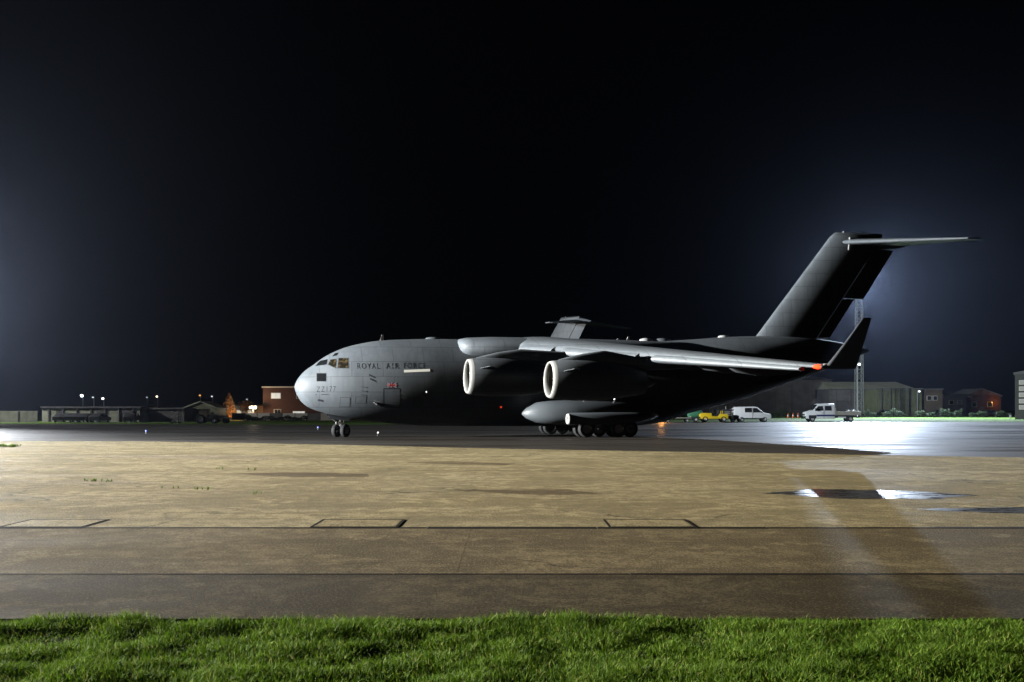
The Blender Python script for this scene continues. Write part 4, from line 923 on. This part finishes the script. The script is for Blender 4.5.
# green tank trailer
t = vehicle('tank_trailer', 'small green tank trailer left of the yellow tow tractor', 'trailer', bx(694, D), D - .8, 0)
b = MB(); b.loft([[(x, .62 * s * math.cos(k * math.pi / 8), .98 + .5 * s * math.sin(k * math.pi / 8)) for k in range(16)] for x, s in ((-.95, .5), (-.85, .9), (-.6, 1), (.6, 1), (.85, .9), (.95, .5))]); b.build('tank', VGRN, t, 50)
plate(t, 'chassis', 0, 0, .42, 2.0, .9, .1, VDRK); plate(t, 'filler_cap', 0, 0, 1.5, .3, .3, .08, VDRK, .02)
b = MB(); b.tube((.95, 0, .42), (1.7, 0, .4), .035, n=6); b.build('drawbar', VDRK, t)
for y in (.55, -.55): vwheel(t, 0, y, .3, .18)
# flat dolly with amber beacon
t = vehicle('baggage_dolly', 'long flat grey dolly with amber beacon under the rear fuselage', 'dolly', bx(676, 136), 135.5, 0)
plate(t, 'deck', 0, 0, .52, 3.4, 1.5, .1, VGRY, .02); plate(t, 'chassis', 0, 0, .42, 3.0, .3, .1, VDRK)
for x in (-1.2, 1.2): plate(t, 'end_rail', x * 1.38, 0, .72, .05, 1.4, .08, VGRY)
for x in (-1.2, 1.2):
    for y in (.6, -.6): vwheel(t, x, y, .22, .14)
b = MB(); b.lathe([(0, .09), (.12, .09), (.18, .05), (.2, .01)], (-1.95, -.5, .57), (0, 0, 1), 12); b.tube((-1.95, -.5, .50), (-1.95, -.5, .58), .1, n=10); b.box((-1.8, -.5, .52), (.4, .2, .06)); b.build('amber_beacon', lamp_mat((1, .38, .05), 9), t)
pt_light('beacon_light', t, (-2.0, -.8, .8), 380, (1, .42, .08), .08)
# left: tow tractor with cart and maintenance steps
D = 161
t = vehicle('farm_tractor', 'dark tractor with pale wheel rims on the left verge', 'tractor', bx(206, D), D, 0)
cabin(t, [(1.7, .7), (1.7, 1.25), (.5, 1.35), (.4, .7)], .4, VDRK, 'bonnet', z_t=3); plate(t, 'cab', -.25, 0, 1.45, 1.3, 1.3, 1.1, PANE, .06); plate(t, 'cab_roof', -.25, 0, 2.05, 1.5, 1.5, .1, VDRK); plate(t, 'chassis', .3, 0, .65, 2.8, .6, .25, VDRK)
for y in (.75, -.75): vwheel(t, -.6, y, .66, .34); vwheel(t, 1.3, y * .9, .42, .24)
t = vehicle('flat_cart', 'low flat cart standing behind the dark tractor', 'cart', bx(218, D), D + 1.5, 0)
plate(t, 'deck', 0, 0, .75, 2.6, 1.4, .12, VGRY); plate(t, 'side_rail', 0, -.68, 1.0, 2.6, .05, .3, VDRK); plate(t, 'front_rail', -1.25, 0, 1.2, .06, 1.4, .8, VDRK)
for x in (-.8, .8):
    for y in (.6, -.6): vwheel(t, x, y, .38, .2)
t = vehicle('access_steps', 'small white wheeled access steps on the left verge', 'steps', bx(176, D), D, 0)
b = MB()
for y in (-.4, .4): b.tube((-.6, y, .15), (.5, y, 1.25), .035, n=6).tube((.5, y, .15), (.5, y, 2.0), .03, n=6).tube((-.6, y, .9), (.5, y, 2.0), .025, n=6).tube((-.7, y, .15), (.7, y, .15), .04, n=6)
b.build('frame', VWHITE, t)
for k in range(5): plate(t, 'tread', -.45 + k * .22, 0, .32 + k * .22, .22, .8, .03, VWHITE, 0)
for x in (-.6, .6):
    for y in (.4, -.4): vwheel(t, x, y, .12, .06)
# parked cars, built once and copied
def make_car(label, m):
    t = vehicle('parked_car', label, 'car', 0, 0, 0, 'cars parked by the buildings')
    cabin(t, [(2.1, .3), (2.15, .62), (1.95, .8), (1.0, .92), (.35, 1.40), (-1.0, 1.42), (-1.75, 1.0), (-2.1, .9), (-2.12, .32)], .82, m, z_t=.95, taper=.25)
    side_glass(t, 'side_window', [(.85, .95), (.32, 1.32), (-.2, 1.34), (-.2, .95)], .825, PANE, .25, .95); side_glass(t, 'side_window', [(-.3, .95), (-.3, 1.34), (-.95, 1.34), (-1.4, .97)], .825, PANE, .25, .95)
    for sg in (1, -1): plate(t, 'headlight', 2.02, sg * .6, .68, .2, .3, .12, LAMPC, .02); plate(t, 'tail_lamp', -2.08, sg * .62, .78, .08, .26, .14, REDC, .02)
    for x in (1.3, -1.3):
        for y in (.72, -.72): vwheel(t, x, y, .31, .2)
    return t
car0 = make_car('leftmost dark car parked against the long pale shed', VDRK)
for k, (px, d, rz, lb) in enumerate([(64, 171, R(84), 'leftmost dark car parked against the long pale shed'), (72, 171, R(92), 'second dark car from the left by the long pale shed'), (79, 171, R(88), 'third dark car from the left by the long pale shed'), (86, 171, R(95), 'fourth dark car from the left by the long pale shed'), (100, 171, R(85), 'dark car parked alone under the white lamps by the pale shed'), (133, 171.5, R(90), 'dark car at the right end of the long pale shed'),
        (884, 209, R(175), 'dark car parked in front of the green store'), (990, 214, R(10), 'dark car parked in front of the gabled house'), (940, 213, R(5), 'dark car parked in front of the brown annex')]):
    o = car0 if k == 0 else copy_tree(car0); x = bx(px, d); o.location = (x, d, gz(d, x) + .014); o.rotation_euler = (0, 0, rz); o['label'] = lb
# cones, markers, taxiway edge lights
def cone(label, px, d):
    x = bx(px, d); t = thing('traffic_cone', label, 'cone', (x, d, gz(d, x) + .012), 0, 'cones by the hangar')
    b = MB(); b.box((0, 0, .03), (.5, .5, .06)); b.build('base', VDRK, t, 0)
    b = MB(); b.lathe([(.06, .20), (.9, .04), (.92, .01)], (0, 0, 0), (0, 0, 1), 14); c = b.build('cone_body', ORNG, t)
    b = MB(); b.lathe([(.38, .142), (.62, .092)], (0, 0, 0), (0, 0, 1), 14); b.build('white_band', FLAGW, c)
for px, lb in ((788, 'leftmost orange and white cone on the grass before the hangar'), (793, 'second orange cone from the left before the hangar'), (798, 'third orange cone from the left before the hangar'), (803, 'rightmost orange cone, nearest the white truck cab')): cone(lb, px, 186)
x = bx(1010, 158); t = thing('marker_post', 'small white marker post at the right edge of the grass', 'marker', (x, 158, gz(158, x)))
b = MB(); b.tube((0, 0, 0), (0, 0, .75), .07, .05, 8); b.build('post', VWHITE, t); b = MB(); b.box((0, -.05, .62), (.3, .04, .28)); b.build('marker_plate', VWHITE, t, 0)
def edge_light(label, px, py, colr, e):
    d = CAM_H * 1100 / (py - 408 + 3); x = bx(px, d); t = thing('taxiway_light', label, 'light', (x, d, 0), 0, 'taxiway edge lights')
    b = MB(); b.tube((0, 0, 0), (0, 0, .22), .05, .04, 8); b.lathe([(0, .12), (.03, .1)], (0, 0, 0), (0, 0, 1), 12); b.build('stem', VDRK, t)
    b = MB(); b.lathe([(.22, .06), (.30, .06), (.34, .04), (.35, .01)], (0, 0, 0), (0, 0, 1), 10); b.build('lamp_glass', lamp_mat(colr, e), t)
edge_light('blue taxiway light left of the nose, before the tow tractor', 146, 431, (.15, .2, 1), 2); edge_light('blue taxiway light just left of the nose wheels', 318, 427, (.15, .2, 1), 2); edge_light('white taxiway light under the forward fuselage', 378, 433, (1, .95, .85), 1.5)

# ------------------------------------------------------------------ air
b = MB(); b.box((0, 290, 16), (960, 760, 36)); hz = b.build('haze', mat('air', (1, 1, 1)), None, 0); hz['kind'] = 'stuff'
m = MATS['air']; t = m.node_tree; t.nodes.remove(t.nodes['Principled BSDF'])
pv = t.nodes.new('ShaderNodeVolumePrincipled'); pv.inputs['Color'].default_value = (.62, .72, 1, 1); pv.inputs['Anisotropy'].default_value = .84; pv.inputs['Density'].default_value = HAZE_DENSITY
t.links.new(pv.outputs[0], t.nodes['Material Output'].inputs['Volume'])
